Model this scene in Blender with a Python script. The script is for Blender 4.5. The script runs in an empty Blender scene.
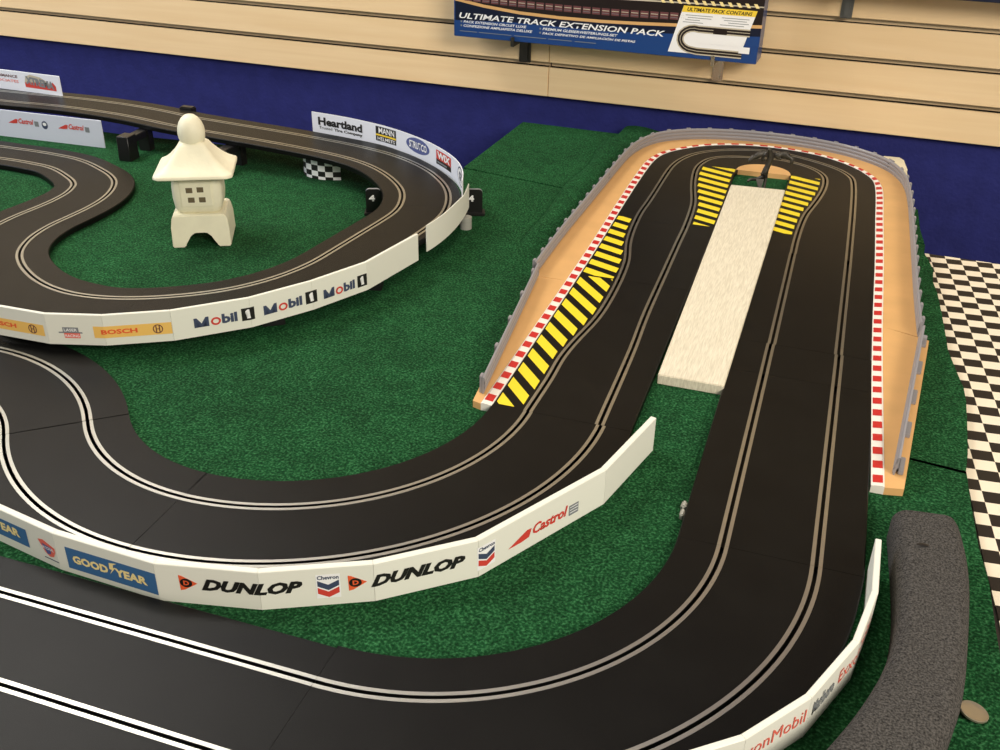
import bpy, bmesh, math, random
from mathutils import Vector, Matrix
random.seed(7)
SC = bpy.context.scene
COL = SC.collection
MM = 0.001

# ------------------------------------------------------------------ camera, world, lights, exposure
F_PX, PITCH, ROLL, CAM_H, YAW = 1020.105, 0.515662, 0.0194048, 557.09, -0.3195694
def make_camera():
    c, s = math.cos(ROLL), math.sin(ROLL)
    R = Vector((math.cos(YAW), -math.sin(YAW), 0))
    U = Vector((math.sin(YAW) * math.sin(PITCH), math.cos(YAW) * math.sin(PITCH), math.cos(PITCH)))
    X = c * R + s * U
    Y = -s * R + c * U
    Z = X.cross(Y)
    cam = bpy.data.objects.new('camera', bpy.data.cameras.new('camera'))
    COL.objects.link(cam)
    M = Matrix((X, Y, Z)).transposed().to_4x4()
    M.translation = (0, 0, CAM_H * MM)
    cam.matrix_world = M
    cam.data.sensor_width = 36
    cam.data.lens = F_PX * 36 / 1000
    cam.data.clip_start = 0.01
    SC.camera = cam
make_camera()

world = bpy.data.worlds.new('shop_interior_light')
SC.world = world
world.use_nodes = True
bg = world.node_tree.nodes['Background']
bg.inputs[0].default_value = (1.0, 0.93, 0.82, 1)
bg.inputs[1].default_value = 0.27

def area(name, loc, target, w, h, power, color):
    d = bpy.data.lights.new(name, 'AREA')
    d.shape = 'RECTANGLE'; d.size = w; d.size_y = h; d.energy = power; d.color = color
    o = bpy.data.objects.new(name, d); COL.objects.link(o)
    o.location = loc
    o.rotation_euler = (Vector(target) - Vector(loc)).to_track_quat('-Z', 'Y').to_euler()
    return o
area('front_fill_light', (-2.0, 1.55, 1.95), (-1.0, 0.9, 0), 1.6, 0.6, 46, (1.0, 0.96, 0.88))
area('front_fill_light', (-0.4, 1.2, 2.4), (-0.2, 1.3, 0), 1.4, 0.6, 16, (1.0, 0.87, 0.70))
area('front_fill_light', (1.6, -0.7, 1.5), (-0.2, 1.2, 0.1), 1.4, 0.8, 72, (1.0, 0.92, 0.80))  # added warm fill from the front right to brighten barrier faces, no ceiling fixture
area('window_daylight', (-3.3, 0.4, 1.2), (-0.9, 1.0, 0.0), 1.6, 1.5, 36, (0.78, 0.86, 1.0))

SC.view_settings.view_transform = 'Standard'
SC.view_settings.look = 'None'
SC.view_settings.gamma = 1
SC.view_settings.use_curve_mapping = False
SC.view_settings.exposure = 0.0

# ------------------------------------------------------------------ materials
def lin(c):
    return tuple(((v / 12.92) if v <= 0.04045 else ((v + 0.055) / 1.055) ** 2.4) for v in (x / 255 for x in c)) + (1,)
_m = {}
def mat(name, rgb, rough=0.5, metal=0.0, spec=0.5, noise=0.0, nscale=200.0, bump=0.0, bscale=None, rgb2=None, detail=3.0, stretch=None):
    if name in _m: return _m[name]
    m = bpy.data.materials.new(name); m.use_nodes = True
    nt = m.node_tree; b = nt.nodes['Principled BSDF']
    b.inputs['Roughness'].default_value = rough
    b.inputs['Metallic'].default_value = metal
    b.inputs['Specular IOR Level'].default_value = spec
    b.inputs['Base Color'].default_value = lin(rgb)
    tc = nt.nodes.new('ShaderNodeTexCoord'); src = tc.outputs['Object']
    if stretch:
        mp = nt.nodes.new('ShaderNodeMapping'); mp.inputs['Scale'].default_value = stretch
        nt.links.new(src, mp.inputs['Vector']); src = mp.outputs['Vector']
    if rgb2 is not None or noise:
        n = nt.nodes.new('ShaderNodeTexNoise'); n.inputs['Scale'].default_value = nscale; n.inputs['Detail'].default_value = detail
        nt.links.new(src, n.inputs['Vector'])
        r = nt.nodes.new('ShaderNodeValToRGB')
        r.color_ramp.elements[0].position = 0.32; r.color_ramp.elements[1].position = 0.68
        a = lin(rgb); c2 = lin(rgb2) if rgb2 is not None else tuple(min(1, v * (1 + noise)) for v in a[:3]) + (1,)
        if rgb2 is None: a = tuple(v * (1 - noise) for v in a[:3]) + (1,)
        r.color_ramp.elements[0].color = a; r.color_ramp.elements[1].color = c2
        nt.links.new(n.outputs['Fac'], r.inputs['Fac']); nt.links.new(r.outputs['Color'], b.inputs['Base Color'])
    if bump:
        n2 = nt.nodes.new('ShaderNodeTexNoise'); n2.inputs['Scale'].default_value = bscale or nscale; n2.inputs['Detail'].default_value = 4
        nt.links.new(src, n2.inputs['Vector'])
        bp = nt.nodes.new('ShaderNodeBump'); bp.inputs['Strength'].default_value = bump; bp.inputs['Distance'].default_value = 0.002
        nt.links.new(n2.outputs['Fac'], bp.inputs['Height']); nt.links.new(bp.outputs['Normal'], b.inputs['Normal'])
    _m[name] = m
    return m

def carpet_mat():
    m = bpy.data.materials.new('green_carpet_pile'); m.use_nodes = True
    nt = m.node_tree; b = nt.nodes['Principled BSDF']
    b.inputs['Roughness'].default_value = 0.95; b.inputs['Specular IOR Level'].default_value = 0.12
    tc = nt.nodes.new('ShaderNodeTexCoord')
    def noise(scale, det):
        n = nt.nodes.new('ShaderNodeTexNoise'); n.inputs['Scale'].default_value = scale; n.inputs['Detail'].default_value = det
        nt.links.new(tc.outputs['Object'], n.inputs['Vector']); return n
    n1 = noise(400, 3.5); n2 = noise(45, 3); n3 = noise(7, 2)
    r1 = nt.nodes.new('ShaderNodeValToRGB')
    e = r1.color_ramp.elements
    e[0].position = 0.30; e[0].color = lin((6, 44, 20)); e[1].position = 0.74; e[1].color = lin((58, 116, 72))
    k = e.new(0.5); k.color = lin((20, 68, 35))
    nt.links.new(n1.outputs['Fac'], r1.inputs['Fac'])
    def mix(a, fac, lo, hi):
        mr = nt.nodes.new('ShaderNodeMapRange'); mr.inputs[1].default_value = 0.3; mr.inputs[2].default_value = 0.7
        mr.inputs[3].default_value = lo; mr.inputs[4].default_value = hi
        nt.links.new(fac, mr.inputs[0])
        mx = nt.nodes.new('ShaderNodeVectorMath'); mx.operation = 'SCALE'
        nt.links.new(a, mx.inputs[0]); nt.links.new(mr.outputs[0], mx.inputs['Scale']); return mx.outputs[0]
    c = mix(r1.outputs['Color'], n2.outputs['Fac'], 0.82, 1.18)
    c = mix(c, n3.outputs['Fac'], 0.88, 1.12)
    nt.links.new(c, b.inputs['Base Color'])
    bp = nt.nodes.new('ShaderNodeBump'); bp.inputs['Strength'].default_value = 0.7; bp.inputs['Distance'].default_value = 0.003
    nt.links.new(n1.outputs['Fac'], bp.inputs['Height']); nt.links.new(bp.outputs['Normal'], b.inputs['Normal'])
    return m
M_CARPET = carpet_mat()

def checker_mat():
    m = bpy.data.materials.new('black_white_check_vinyl'); m.use_nodes = True
    nt = m.node_tree; b = nt.nodes['Principled BSDF']
    b.inputs['Roughness'].default_value = 0.5
    tc = nt.nodes.new('ShaderNodeTexCoord'); mp = nt.nodes.new('ShaderNodeMapping')
    ang = math.radians(5.1)
    mp.vector_type = 'TEXTURE'
    mp.inputs['Location'].default_value = (0.1822, 1.2295, -0.5)
    mp.inputs['Rotation'].default_value = (0, 0, ang)
    mp.inputs['Scale'].default_value = (0.0211, 0.0188, 1)
    nt.links.new(tc.outputs['Object'], mp.inputs['Vector'])
    ck = nt.nodes.new('ShaderNodeTexChecker'); ck.inputs['Scale'].default_value = 1
    ck.inputs['Color1'].default_value = lin((18, 12, 8)); ck.inputs['Color2'].default_value = lin((240, 228, 205))
    nt.links.new(mp.outputs['Vector'], ck.inputs['Vector']); nt.links.new(ck.outputs['Color'], b.inputs['Base Color'])
    return m
M_CHECK = checker_mat()

def slat_mat():
    m = bpy.data.materials.new('maple_laminate'); m.use_nodes = True
    nt = m.node_tree; b = nt.nodes['Principled BSDF']; b.inputs['Roughness'].default_value = 0.38
    tc = nt.nodes.new('ShaderNodeTexCoord'); mp = nt.nodes.new('ShaderNodeMapping')
    mp.inputs['Scale'].default_value = (1.2, 1, 26)
    nt.links.new(tc.outputs['Object'], mp.inputs['Vector'])
    n = nt.nodes.new('ShaderNodeTexNoise'); n.inputs['Scale'].default_value = 3; n.inputs['Detail'].default_value = 5; n.inputs['Distortion'].default_value = 0.5
    nt.links.new(mp.outputs['Vector'], n.inputs['Vector'])
    r = nt.nodes.new('ShaderNodeValToRGB')
    r.color_ramp.elements[0].position = 0.3; r.color_ramp.elements[1].position = 0.75
    r.color_ramp.elements[0].color = lin((240, 208, 160)); r.color_ramp.elements[1].color = lin((248, 219, 174))
    nt.links.new(n.outputs['Fac'], r.inputs['Fac']); nt.links.new(r.outputs['Color'], b.inputs['Base Color'])
    return m
M_SLAT = slat_mat()
M_GROOVE = mat('slot_lining_shade', (26, 17, 12), 0.8, spec=0.1)  # dark slot lining, set near black to paint in the shade between slats
M_BLUE = mat('blue_painted_wall', (40, 44, 108), 0.75, spec=0.2, noise=0.10, nscale=30, bump=0.6, bscale=150)
M_TRACK = mat('black_track_plastic', (14, 14, 13), 0.36, spec=0.13, noise=0.18, nscale=24, bump=0.12, bscale=1400, detail=6)
M_RAIL = mat('steel_rail', (178, 177, 168), 0.36, metal=1.0)
M_WHITE = mat('white_barrier_foam', (232, 232, 220), 0.45)
M_CARD = mat('white_card', (234, 237, 246), 0.5)
M_TAN = mat('sand_border_plastic', (220, 172, 112), 0.42, noise=0.05, nscale=20)
M_GREY = mat('grey_guardrail_plastic', (146, 144, 148), 0.34)
M_KWHITE = mat('kerb_white', (240, 234, 224), 0.42)
M_KRED = mat('kerb_red', (196, 36, 34), 0.42)
M_YELLOW = mat('hazard_yellow', (238, 214, 40), 0.45)
M_HBLACK = mat('hazard_black', (26, 24, 22), 0.5)
M_BOARD = mat('white_painted_plank', (206, 197, 174), 0.6, rgb2=(232, 224, 202), nscale=160, stretch=(5, 0.35, 1), bump=0.12, bscale=160, detail=5)
M_CREAM = mat('cream_board', (236, 226, 196), 0.6)
M_BLACK = mat('black_plastic', (20, 19, 19), 0.4)
M_FOAM = mat('charcoal_foam', (40, 39, 38), 0.95, spec=0.1, rgb2=(96, 93, 90), nscale=650, bump=0.9, bscale=600, detail=6)
M_CERAMIC = mat('cream_ceramic', (238, 233, 206), 0.5, noise=0.03, nscale=60, bump=0.12, bscale=220)
M_HOLE = mat('dark_opening', (104, 92, 68), 0.8)
M_CHROME = mat('chrome', (200, 200, 200), 0.22, metal=1.0)
M_PEWTER = mat('dark_pewter', (70, 67, 62), 0.45, metal=0.6, noise=0.25, nscale=120)
M_COIN = mat('nickel_coin', (176, 166, 144), 0.42, metal=0.8, bump=0.15, bscale=200)
M_TABLE = mat('dark_table_laminate', (34, 30, 28), 0.5)  # kept near black so the gap beside the cloth gets its shade from colour
M_FLOOR = mat('grey_floor', (120, 116, 110), 0.6, noise=0.1, nscale=3)
M_CLIP = mat('translucent_grey_clip', (160, 160, 152), 0.35)
M_PANEL = mat('grey_white_panel', (212, 216, 230), 0.5)
M_BOXBLUE = mat('box_print_blue', (28, 66, 128), 0.3)
M_BOXNAVY = mat('box_print_navy', (14, 22, 48), 0.3)
M_BOXDARK = mat('box_print_dark', (32, 22, 22), 0.3)
M_PWHITE = mat('print_white', (245, 245, 245), 0.4)
M_PORANGE = mat('print_orange', (244, 196, 104), 0.5)
M_PRED = mat('print_red', (208, 66, 56), 0.5)
M_PORED = mat('print_orange_red', (232, 96, 52), 0.5)
M_PBLUE = mat('print_blue', (62, 108, 156), 0.5)
M_PNAVY = mat('print_navy', (62, 72, 98), 0.5)
M_PBLACK = mat('print_black', (26, 24, 22), 0.5)
M_PGREY = mat('print_grey', (128, 132, 136), 0.5)
M_PYELLOW = mat('print_yellow', (244, 208, 60), 0.5)
M_PGOLD = mat('print_pale_gold', (250, 228, 160), 0.5)
M_POVAL = mat('print_slate_blue', (86, 96, 150), 0.5)
M_PPINK = mat('print_faded_red', (232, 112, 96), 0.5)
M_PBUFF = mat('print_buff', (196, 186, 164), 0.5)
M_PMAROON = mat('print_maroon', (104, 60, 62), 0.5)

# ------------------------------------------------------------------ object helpers
def V(p, z=None):
    return Vector((p[0] * MM, p[1] * MM, (p[2] if z is None else z) * MM))
def link(name, me, parent=None):
    o = bpy.data.objects.new(name, me); COL.objects.link(o)
    if parent is not None:
        o.parent = parent
        bpy.context.view_layer.update()
        o.matrix_parent_inverse = parent.matrix_world.inverted()
    return o
def mesh(name, verts, faces, material, parent=None, smooth=False, mats=None, idx=None):
    me = bpy.data.meshes.new(name)
    me.from_pydata([tuple(v) for v in verts], [], faces)
    for m in (mats or [material]): me.materials.append(m)
    if idx:
        for p, i in zip(me.polygons, idx): p.material_index = i
    bm = bmesh.new(); bm.from_mesh(me)
    bmesh.ops.recalc_face_normals(bm, faces=bm.faces)
    bm.to_mesh(me); bm.free()
    if smooth:
        for p in me.polygons: p.use_smooth = True
        try: me.set_sharp_from_angle(angle=math.radians(38))
        except Exception: pass
    return link(name, me, parent)
def frombm(name, bm, material, parent=None, smooth=False, mats=None, sharp=38):
    bmesh.ops.recalc_face_normals(bm, faces=bm.faces)
    me = bpy.data.meshes.new(name); bm.to_mesh(me); bm.free()
    for m in (mats or [material]): me.materials.append(m)
    if smooth:
        for p in me.polygons: p.use_smooth = True
        try: me.set_sharp_from_angle(angle=math.radians(sharp))
        except Exception: pass
    return link(name, me, parent)
def root(name, label, cat, loc=(0, 0, 0), rz=0, group=None):
    o = bpy.data.objects.new(name, None); COL.objects.link(o)
    o.empty_display_size = 0.02
    o.location = (loc[0] * MM, loc[1] * MM, loc[2] * MM); o.rotation_euler = (0, 0, rz)
    o['label'] = label; o['category'] = cat
    if group: o['group'] = group
    bpy.context.view_layer.update()
    return o
def tag(o, label, cat=None, group=None, kind=None):
    o['label'] = label
    if cat: o['category'] = cat
    if group: o['group'] = group
    if kind: o['kind'] = kind
    return o
def bm_box(bm, x0, x1, y0, y1, z0, z1, M=None, bev=0):
    r = bmesh.ops.create_cube(bm, size=1)
    vs = r['verts']
    for v in vs:
        v.co = Vector(((x0 + x1) / 2 + v.co.x * (x1 - x0), (y0 + y1) / 2 + v.co.y * (y1 - y0), (z0 + z1) / 2 + v.co.z * (z1 - z0))) * MM
    if bev:
        es = list({e for v in vs for e in v.link_edges})
        rr = bmesh.ops.bevel(bm, geom=es, offset=bev * MM, segments=2, affect='EDGES')
        vs = list({v for f in rr['faces'] for v in f.verts} | {v for v in vs if v.is_valid})
    if M is not None: bmesh.ops.transform(bm, matrix=M, verts=vs)
    return vs
def box(name, x0, x1, y0, y1, z0, z1, material, parent=None, M=None, bev=0):
    bm = bmesh.new(); bm_box(bm, x0, x1, y0, y1, z0, z1, M, bev)
    return frombm(name, bm, material, parent, smooth=bool(bev))
def slab(name, poly, z0, z1, material, parent=None):
    n = len(poly)
    vs = [V(p, z0) for p in poly] + [V(p, z1) for p in poly]
    bm = bmesh.new(); bv = [bm.verts.new(v) for v in vs]
    bm.faces.new(bv[:n][::-1]); bm.faces.new(bv[n:])
    for i in range(n):
        j = (i + 1) % n; bm.faces.new((bv[i], bv[j], bv[n + j], bv[n + i]))
    bmesh.ops.triangulate(bm, faces=[f for f in bm.faces if len(f.verts) > 4])
    return frombm(name, bm, material, parent)
# ---- 2D paths
def resample(P, step):
    out = [tuple(P[0])]; acc = 0.0; d = step
    L = cumlen(P); n = max(1, int(round(L[-1] / step)))
    return [at(P, L, L[-1] * i / n) for i in range(n + 1)]
def cumlen(P):
    L = [0.0]
    for a, b in zip(P, P[1:]): L.append(L[-1] + math.hypot(b[0] - a[0], b[1] - a[1]))
    return L
def at(P, L, s):
    if s <= 0: i = 0
    else:
        i = len(P) - 2
        for k in range(len(P) - 1):
            if s <= L[k + 1]: i = k; break
    t = (s - L[i]) / max(1e-9, L[i + 1] - L[i])
    return tuple(a + (b - a) * t for a, b in zip(P[i], P[i + 1]))
def catmull(P, n=10):
    out = []
    for i in range(len(P) - 1):
        p0, p1, p2, p3 = P[max(i - 1, 0)], P[i], P[i + 1], P[min(i + 2, len(P) - 1)]
        for k in range(n):
            t = k / n
            out.append(tuple(0.5 * (2 * b + (c - a) * t + (2 * a - 5 * b + 4 * c - d) * t * t + (3 * b - a - 3 * c + d) * t ** 3) for a, b, c, d in zip(p0, p1, p2, p3)))
    out.append(tuple(P[-1])); return out
def smoothp(P, it=6):
    P = [tuple(p) for p in P]
    for _ in range(it):
        P = [P[0]] + [tuple((a + 2 * b + c) / 4 for a, b, c in zip(P[i - 1], P[i], P[i + 1])) for i in range(1, len(P) - 1)] + [P[-1]]
    return P
def normals(P):
    N = []
    for i in range(len(P)):
        a, b = P[max(i - 1, 0)], P[min(i + 1, len(P) - 1)]
        dx, dy = b[0] - a[0], b[1] - a[1]; l = math.hypot(dx, dy) or 1
        N.append((-dy / l, dx / l))
    return N
def arc(cx, cy, r, a0, a1, step=9):
    n = max(3, int(abs(math.radians(a1 - a0)) * r / step))
    fr = [0, 0.0015] + [i / n for i in range(1, n)] + [0.9985, 1]
    return [(cx + r * math.cos(math.radians(a0 + (a1 - a0) * f)), cy + r * math.sin(math.radians(a0 + (a1 - a0) * f))) for f in fr]
def line(a, b, step=30):
    n = max(1, int(math.hypot(b[0] - a[0], b[1] - a[1]) / step))
    return [(a[0] + (b[0] - a[0]) * i / n, a[1] + (b[1] - a[1]) * i / n) for i in range(n + 1)]
def offset_at(P, N, poly, lo, hi):
    """signed offset of polyline `poly` along each normal of P"""
    res = []
    last = None
    for p, n in zip(P, N):
        best = None
        for a, b in zip(poly, poly[1:]):
            ex, ey = b[0] - a[0], b[1] - a[1]
            den = n[0] * ey - n[1] * ex
            if abs(den) < 1e-9: continue
            wx, wy = a[0] - p[0], a[1] - p[1]
            t = (wx * ey - wy * ex) / den
            u = (wx * n[1] - wy * n[0]) / den
            if -1e-6 <= u <= 1 + 1e-6 and lo <= t <= hi and (best is None or abs(t) < abs(best)): best = t
        res.append(best)
    for i in range(len(res)):
        if res[i] is None:
            j = next((k for k in range(i, len(res)) if res[k] is not None), None)
            res[i] = res[i - 1] if i and res[i - 1] is not None else (res[j] if j is not None else 0)
    return res
def loft(P, N, prof, closed=True, caps=True):
    """prof(i) -> list of (offset, z); returns verts, faces"""
    vs, fs = [], []; k = None
    for i, (p, n) in enumerate(zip(P, N)):
        q = prof(i); k = len(q)
        for o, z in q: vs.append(Vector((p[0] + n[0] * o, p[1] + n[1] * o, z)) * MM)
    m = len(P)
    for i in range(m - 1):
        for j in range(k if closed else k - 1):
            a, b = i * k + j, i * k + (j + 1) % k
            fs.append((a, b, b + k, a + k))
    if closed and caps:
        fs.append(tuple(range(k))[::-1]); fs.append(tuple((m - 1) * k + j for j in range(k)))
    return vs, fs
def seq(x, i): return x[i] if isinstance(x, (list, tuple)) else x

# ------------------------------------------------------------------ slot car track
def track(label, P, la, lb, el, er, z=0.0, thick=8.0, trim=(0.5, 0.5), cat='track section', group='slot car track sections', N=None):
    """P: centre line (mm); la/lb: lane slot offsets; el/er: edge offsets; z: surface height"""
    N = N or normals(P)
    c = P[len(P) // 2]
    r = root('track_section', label, cat, (c[0], c[1], seq(z, len(P) // 2) - thick), 0, group)
    g = 1.5
    def prof(i):
        a, b, l, q, zz = seq(la, i), seq(lb, i), seq(el, i), seq(er, i), seq(z, i)
        return [(l, zz - thick), (l, zz - 1), (l - 1, zz), (a + g, zz), (a + g, zz - 5.5), (a - g, zz - 5.5), (a - g, zz), (b + g, zz), (b + g, zz - 5.5), (b - g, zz - 5.5), (b - g, zz), (q + 1, zz), (q, zz - 1), (q, zz - thick)]
    vs, fs = loft(P, N, prof)
    # end caps of a grooved profile are concave: triangulate
    bm = bmesh.new(); bv = [bm.verts.new(v) for v in vs]
    for f in fs: bm.faces.new([bv[i] for i in f])
    bmesh.ops.triangulate(bm, faces=[f for f in bm.faces if len(f.verts) > 4])
    frombm('road_deck', bm, M_TRACK, r, smooth=True, sharp=25)
    for lane in (la, lb):
        for s in (1, -1):
            def rp(i, lane=lane, s=s):
                o, zz = seq(lane, i), seq(z, i)
                a, b = o + s * 1.7, o + s * 5.0
                return [(a, zz - 1), (a, zz + 0.35), (b, zz + 0.35), (b, zz - 1)]
            vs, fs = loft(P, N, rp)
            mesh('metal_rail', vs, fs, M_RAIL, r)
    return r

# ------------------------------------------------------------------ lettering and prints on vertical faces
def text_mesh(s, size, bold=0.0, shear=0.0, wide=1.0, spacing=1.0, res=2):
    """returns bmesh of flat text with its lower left at 0,0 (mm), and its width"""
    cu = bpy.data.curves.new('t', 'FONT'); cu.body = s; cu.size = size; cu.offset = bold; cu.shear = shear
    cu.resolution_u = res; cu.space_character = spacing
    o = bpy.data.objects.new('t', cu); COL.objects.link(o)
    dg = bpy.context.evaluated_depsgraph_get()
    me = bpy.data.meshes.new_from_object(o.evaluated_get(dg))
    bm = bmesh.new(); bm.from_mesh(me)
    bpy.data.objects.remove(o); bpy.data.curves.remove(cu); bpy.data.meshes.remove(me)
    x0 = min(v.co.x for v in bm.verts); x1 = max(v.co.x for v in bm.verts)
    y0 = min(v.co.y for v in bm.verts)
    for v in bm.verts: v.co.x = (v.co.x - x0) * wide; v.co.y -= y0
    return bm, (x1 - x0) * wide, max(v.co.y for v in bm.verts)
class Face:
    """a vertical face following a polyline; (s, h) -> 3D; side=+1 pushes to the left of the path"""
    def __init__(self, chain, z0, side, panels=None, off=0.5, lean=None):
        self.C, self.L, self.z0, self.side, self.off = chain, cumlen(chain), z0, side, off
        self.panels = panels
    def pt(self, s, h, e=0.0):
        i = len(self.C) - 2
        for k in range(len(self.C) - 1):
            if s <= self.L[k + 1]: i = k; break
        a, b = self.C[i], self.C[i + 1]; t = (s - self.L[i]) / (self.L[i + 1] - self.L[i])
        dx, dy = b[0] - a[0], b[1] - a[1]; l = math.hypot(dx, dy); nx, ny = -dy / l * self.side, dx / l * self.side
        o = self.off + e
        return Vector((a[0] + dx * t + nx * o, a[1] + dy * t + ny * o, self.z0 + h)) * MM
    def panel(self, s):
        if not self.panels: return None
        for k in range(len(self.C) - 1):
            if s <= self.L[k + 1]: return self.panels[min(k, len(self.panels) - 1)]
        return self.panels[-1]
    def put(self, name, bm, material, parent, e=0.0):
        if len(self.C) < 40:
            for s in self.L[1:-1]:
                bmesh.ops.bisect_plane(bm, geom=bm.verts[:] + bm.edges[:] + bm.faces[:], plane_co=(s, 0, 0), plane_no=(1, 0, 0))
        else:
            a = min(v.co.x for v in bm.verts); b = max(v.co.x for v in bm.verts); s = a + 4
            while s < b:
                bmesh.ops.bisect_plane(bm, geom=bm.verts[:] + bm.edges[:] + bm.faces[:], plane_co=(s, 0, 0), plane_no=(1, 0, 0)); s += 4
        for v in bm.verts: v.co = self.pt(v.co.x, v.co.y, e)
        return frombm(name, bm, material, parent)
    def text(self, s, s0, s1, h0, h1, material, name='lettering', bold=0.02, shear=0.0, e=0.3, slope=0.0, parent=None):
        bm, w, hh = text_mesh(s, 1.0, bold, shear)
        for v in bm.verts:
            f = v.co.x / w
            v.co.x = s0 + f * (s1 - s0); v.co.y = h0 + v.co.y / hh * (h1 - h0) + slope * f
        if s1 < s0: bmesh.ops.reverse_faces(bm, faces=bm.faces)
        return self.put(name, bm, material, parent or self.panel((s0 + s1) / 2), e)
    def poly(self, pts, material, name='print_panel', e=0.0, parent=None):
        bm = bmesh.new(); bm.faces.new([bm.verts.new((x, y, 0)) for x, y in pts])
        bmesh.ops.triangulate(bm, faces=bm.faces[:])
        return self.put(name, bm, material, parent or self.panel(sum(p[0] for p in pts) / len(pts)), e)
    def rect(self, s0, s1, h0, h1, material, name='print_panel', e=0.0, parent=None):
        return self.poly([(s0, h0), (s1, h0), (s1, h1), (s0, h1)], material, name, e, parent)
    def ellipse(self, s, h, rs, rh, material, name='print_badge', e=0.0, n=28, parent=None):
        return self.poly([(s + rs * math.cos(2 * math.pi * k / n), h + rh * math.sin(2 * math.pi * k / n)) for k in range(n)], material, name, e, parent)
    def ring(self, s, h, rs, rh, w, material, name='print_ring', e=0.0, n=28, parent=None):
        bm = bmesh.new()
        a = [bm.verts.new((s + rs * math.cos(2 * math.pi * k / n), h + rh * math.sin(2 * math.pi * k / n), 0)) for k in range(n)]
        b = [bm.verts.new((s + (rs - w) * math.cos(2 * math.pi * k / n), h + (rh - w) * math.sin(2 * math.pi * k / n), 0)) for k in range(n)]
        for k in range(n): bm.faces.new((a[k], a[(k + 1) % n], b[(k + 1) % n], b[k]))
        return self.put(name, bm, material, parent or self.panel(s), e)
def barrier(label, chain, z0, H, T, inward, group, hinged=True, mat_=None, lip=0):
    """hinged advertising barrier; `inward` +1 if thickness grows to the left of the path"""
    c = chain[len(chain) // 2]
    r = root('advertising_barrier', label, 'barrier', (c[0], c[1], z0), 0, group)
    N = []
    for i in range(len(chain)):
        if i == 0 or i == len(chain) - 1:
            a, b = (chain[0], chain[1]) if i == 0 else (chain[-2], chain[-1])
            l = math.hypot(b[0] - a[0], b[1] - a[1]); N.append((-(b[1] - a[1]) / l, (b[0] - a[0]) / l)); continue
        a, p, b = chain[i - 1], chain[i], chain[i + 1]
        l1 = math.hypot(p[0] - a[0], p[1] - a[1]); l2 = math.hypot(b[0] - p[0], b[1] - p[1])
        n = (-(p[1] - a[1]) / l1 - (b[1] - p[1]) / l2, (p[0] - a[0]) / l1 + (b[0] - p[0]) / l2); l = math.hypot(*n)
        cs = ((-(p[1] - a[1]) / l1) * n[0] / l + ((p[0] - a[0]) / l1) * n[1] / l)
        N.append((n[0] / l / cs, n[1] / l / cs))
    panels = []
    if hinged:
        for i in range(len(chain) - 1):
            vs = []
            a, b = chain[i], chain[i + 1]
            d = math.hypot(b[0] - a[0], b[1] - a[1]); g = 0.12 / d
            for (p, n, q) in ((a, N[i], g), (b, N[i + 1], -g)):
                px, py = p[0] + (b[0] - a[0]) * q, p[1] + (b[1] - a[1]) * q
                for o, z in ((0, z0), (0, z0 + H - 0.6), (inward * 0.6, z0 + H), (inward * (T - .6), z0 + H), (inward * T, z0 + H - .6), (inward * T, z0)):
                    vs.append(Vector((px + n[0] * o, py + n[1] * o, z)) * MM)
            fs = [(j, (j + 1) % 6, 6 + (j + 1) % 6, 6 + j) for j in range(6)] + [tuple(range(6)), tuple(range(6, 12))]
            panels.append(mesh('barrier_panel', vs, fs, mat_ or M_WHITE, r))
    else:
        P = chain; NN = normals(P)
        vs, fs = loft(P, NN, lambda i: [(0, z0), (0, z0 + seq(H, i)), (inward * T, z0 + seq(H, i)), (inward * T, z0)])
        panels.append(mesh('barrier_strip', vs, fs, mat_ or M_CARD, r, smooth=True))
    return r, panels

# ------------------------------------------------------------------ room
WY = lambda x, off=0.0: 1960 + off - 0.0314 * x          # wall line (slat faces), slightly turned
WROT = Matrix.Translation(Vector((0, 1.960, 0))) @ Matrix.Rotation(-0.0314, 4, 'Z')
def struct(o, label, cat='wall'):
    o['kind'] = 'structure'; o['label'] = label; return o
struct(box('wall_back', -3200, 1600, 19, 120, -760, 2500, M_BLUE, M=WROT), 'textured dark blue wall behind the tables')
struct(box('floor', -3400, 2200, -900, 2100, -800, -760, M_FLOOR), 'grey shop floor under the tables')
def slatwall(name, label, x0, x1):
    bm = bmesh.new()
    zb = [36, 98, 162.5, 227, 292, 357, 422, 487, 552, 617, 682, 747, 812, 877, 942, 1007, 1072, 1137, 1202]
    for i in range(len(zb) - 1):
        bm_box(bm, x0, x1, 0, 18, zb[i] + (0 if i == 0 else 4.6), zb[i + 1] - 4.6, WROT, 0.8)
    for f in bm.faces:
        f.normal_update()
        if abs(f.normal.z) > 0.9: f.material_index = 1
    n = len(bm.faces)
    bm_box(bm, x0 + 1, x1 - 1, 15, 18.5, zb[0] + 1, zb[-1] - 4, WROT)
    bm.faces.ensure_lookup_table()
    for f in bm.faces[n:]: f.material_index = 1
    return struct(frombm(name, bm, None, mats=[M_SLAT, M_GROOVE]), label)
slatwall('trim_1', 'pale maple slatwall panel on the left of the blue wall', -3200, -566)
slatwall('trim_2', 'maple slatwall panel on the right behind the boxed pack', -565, 1600)

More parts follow.
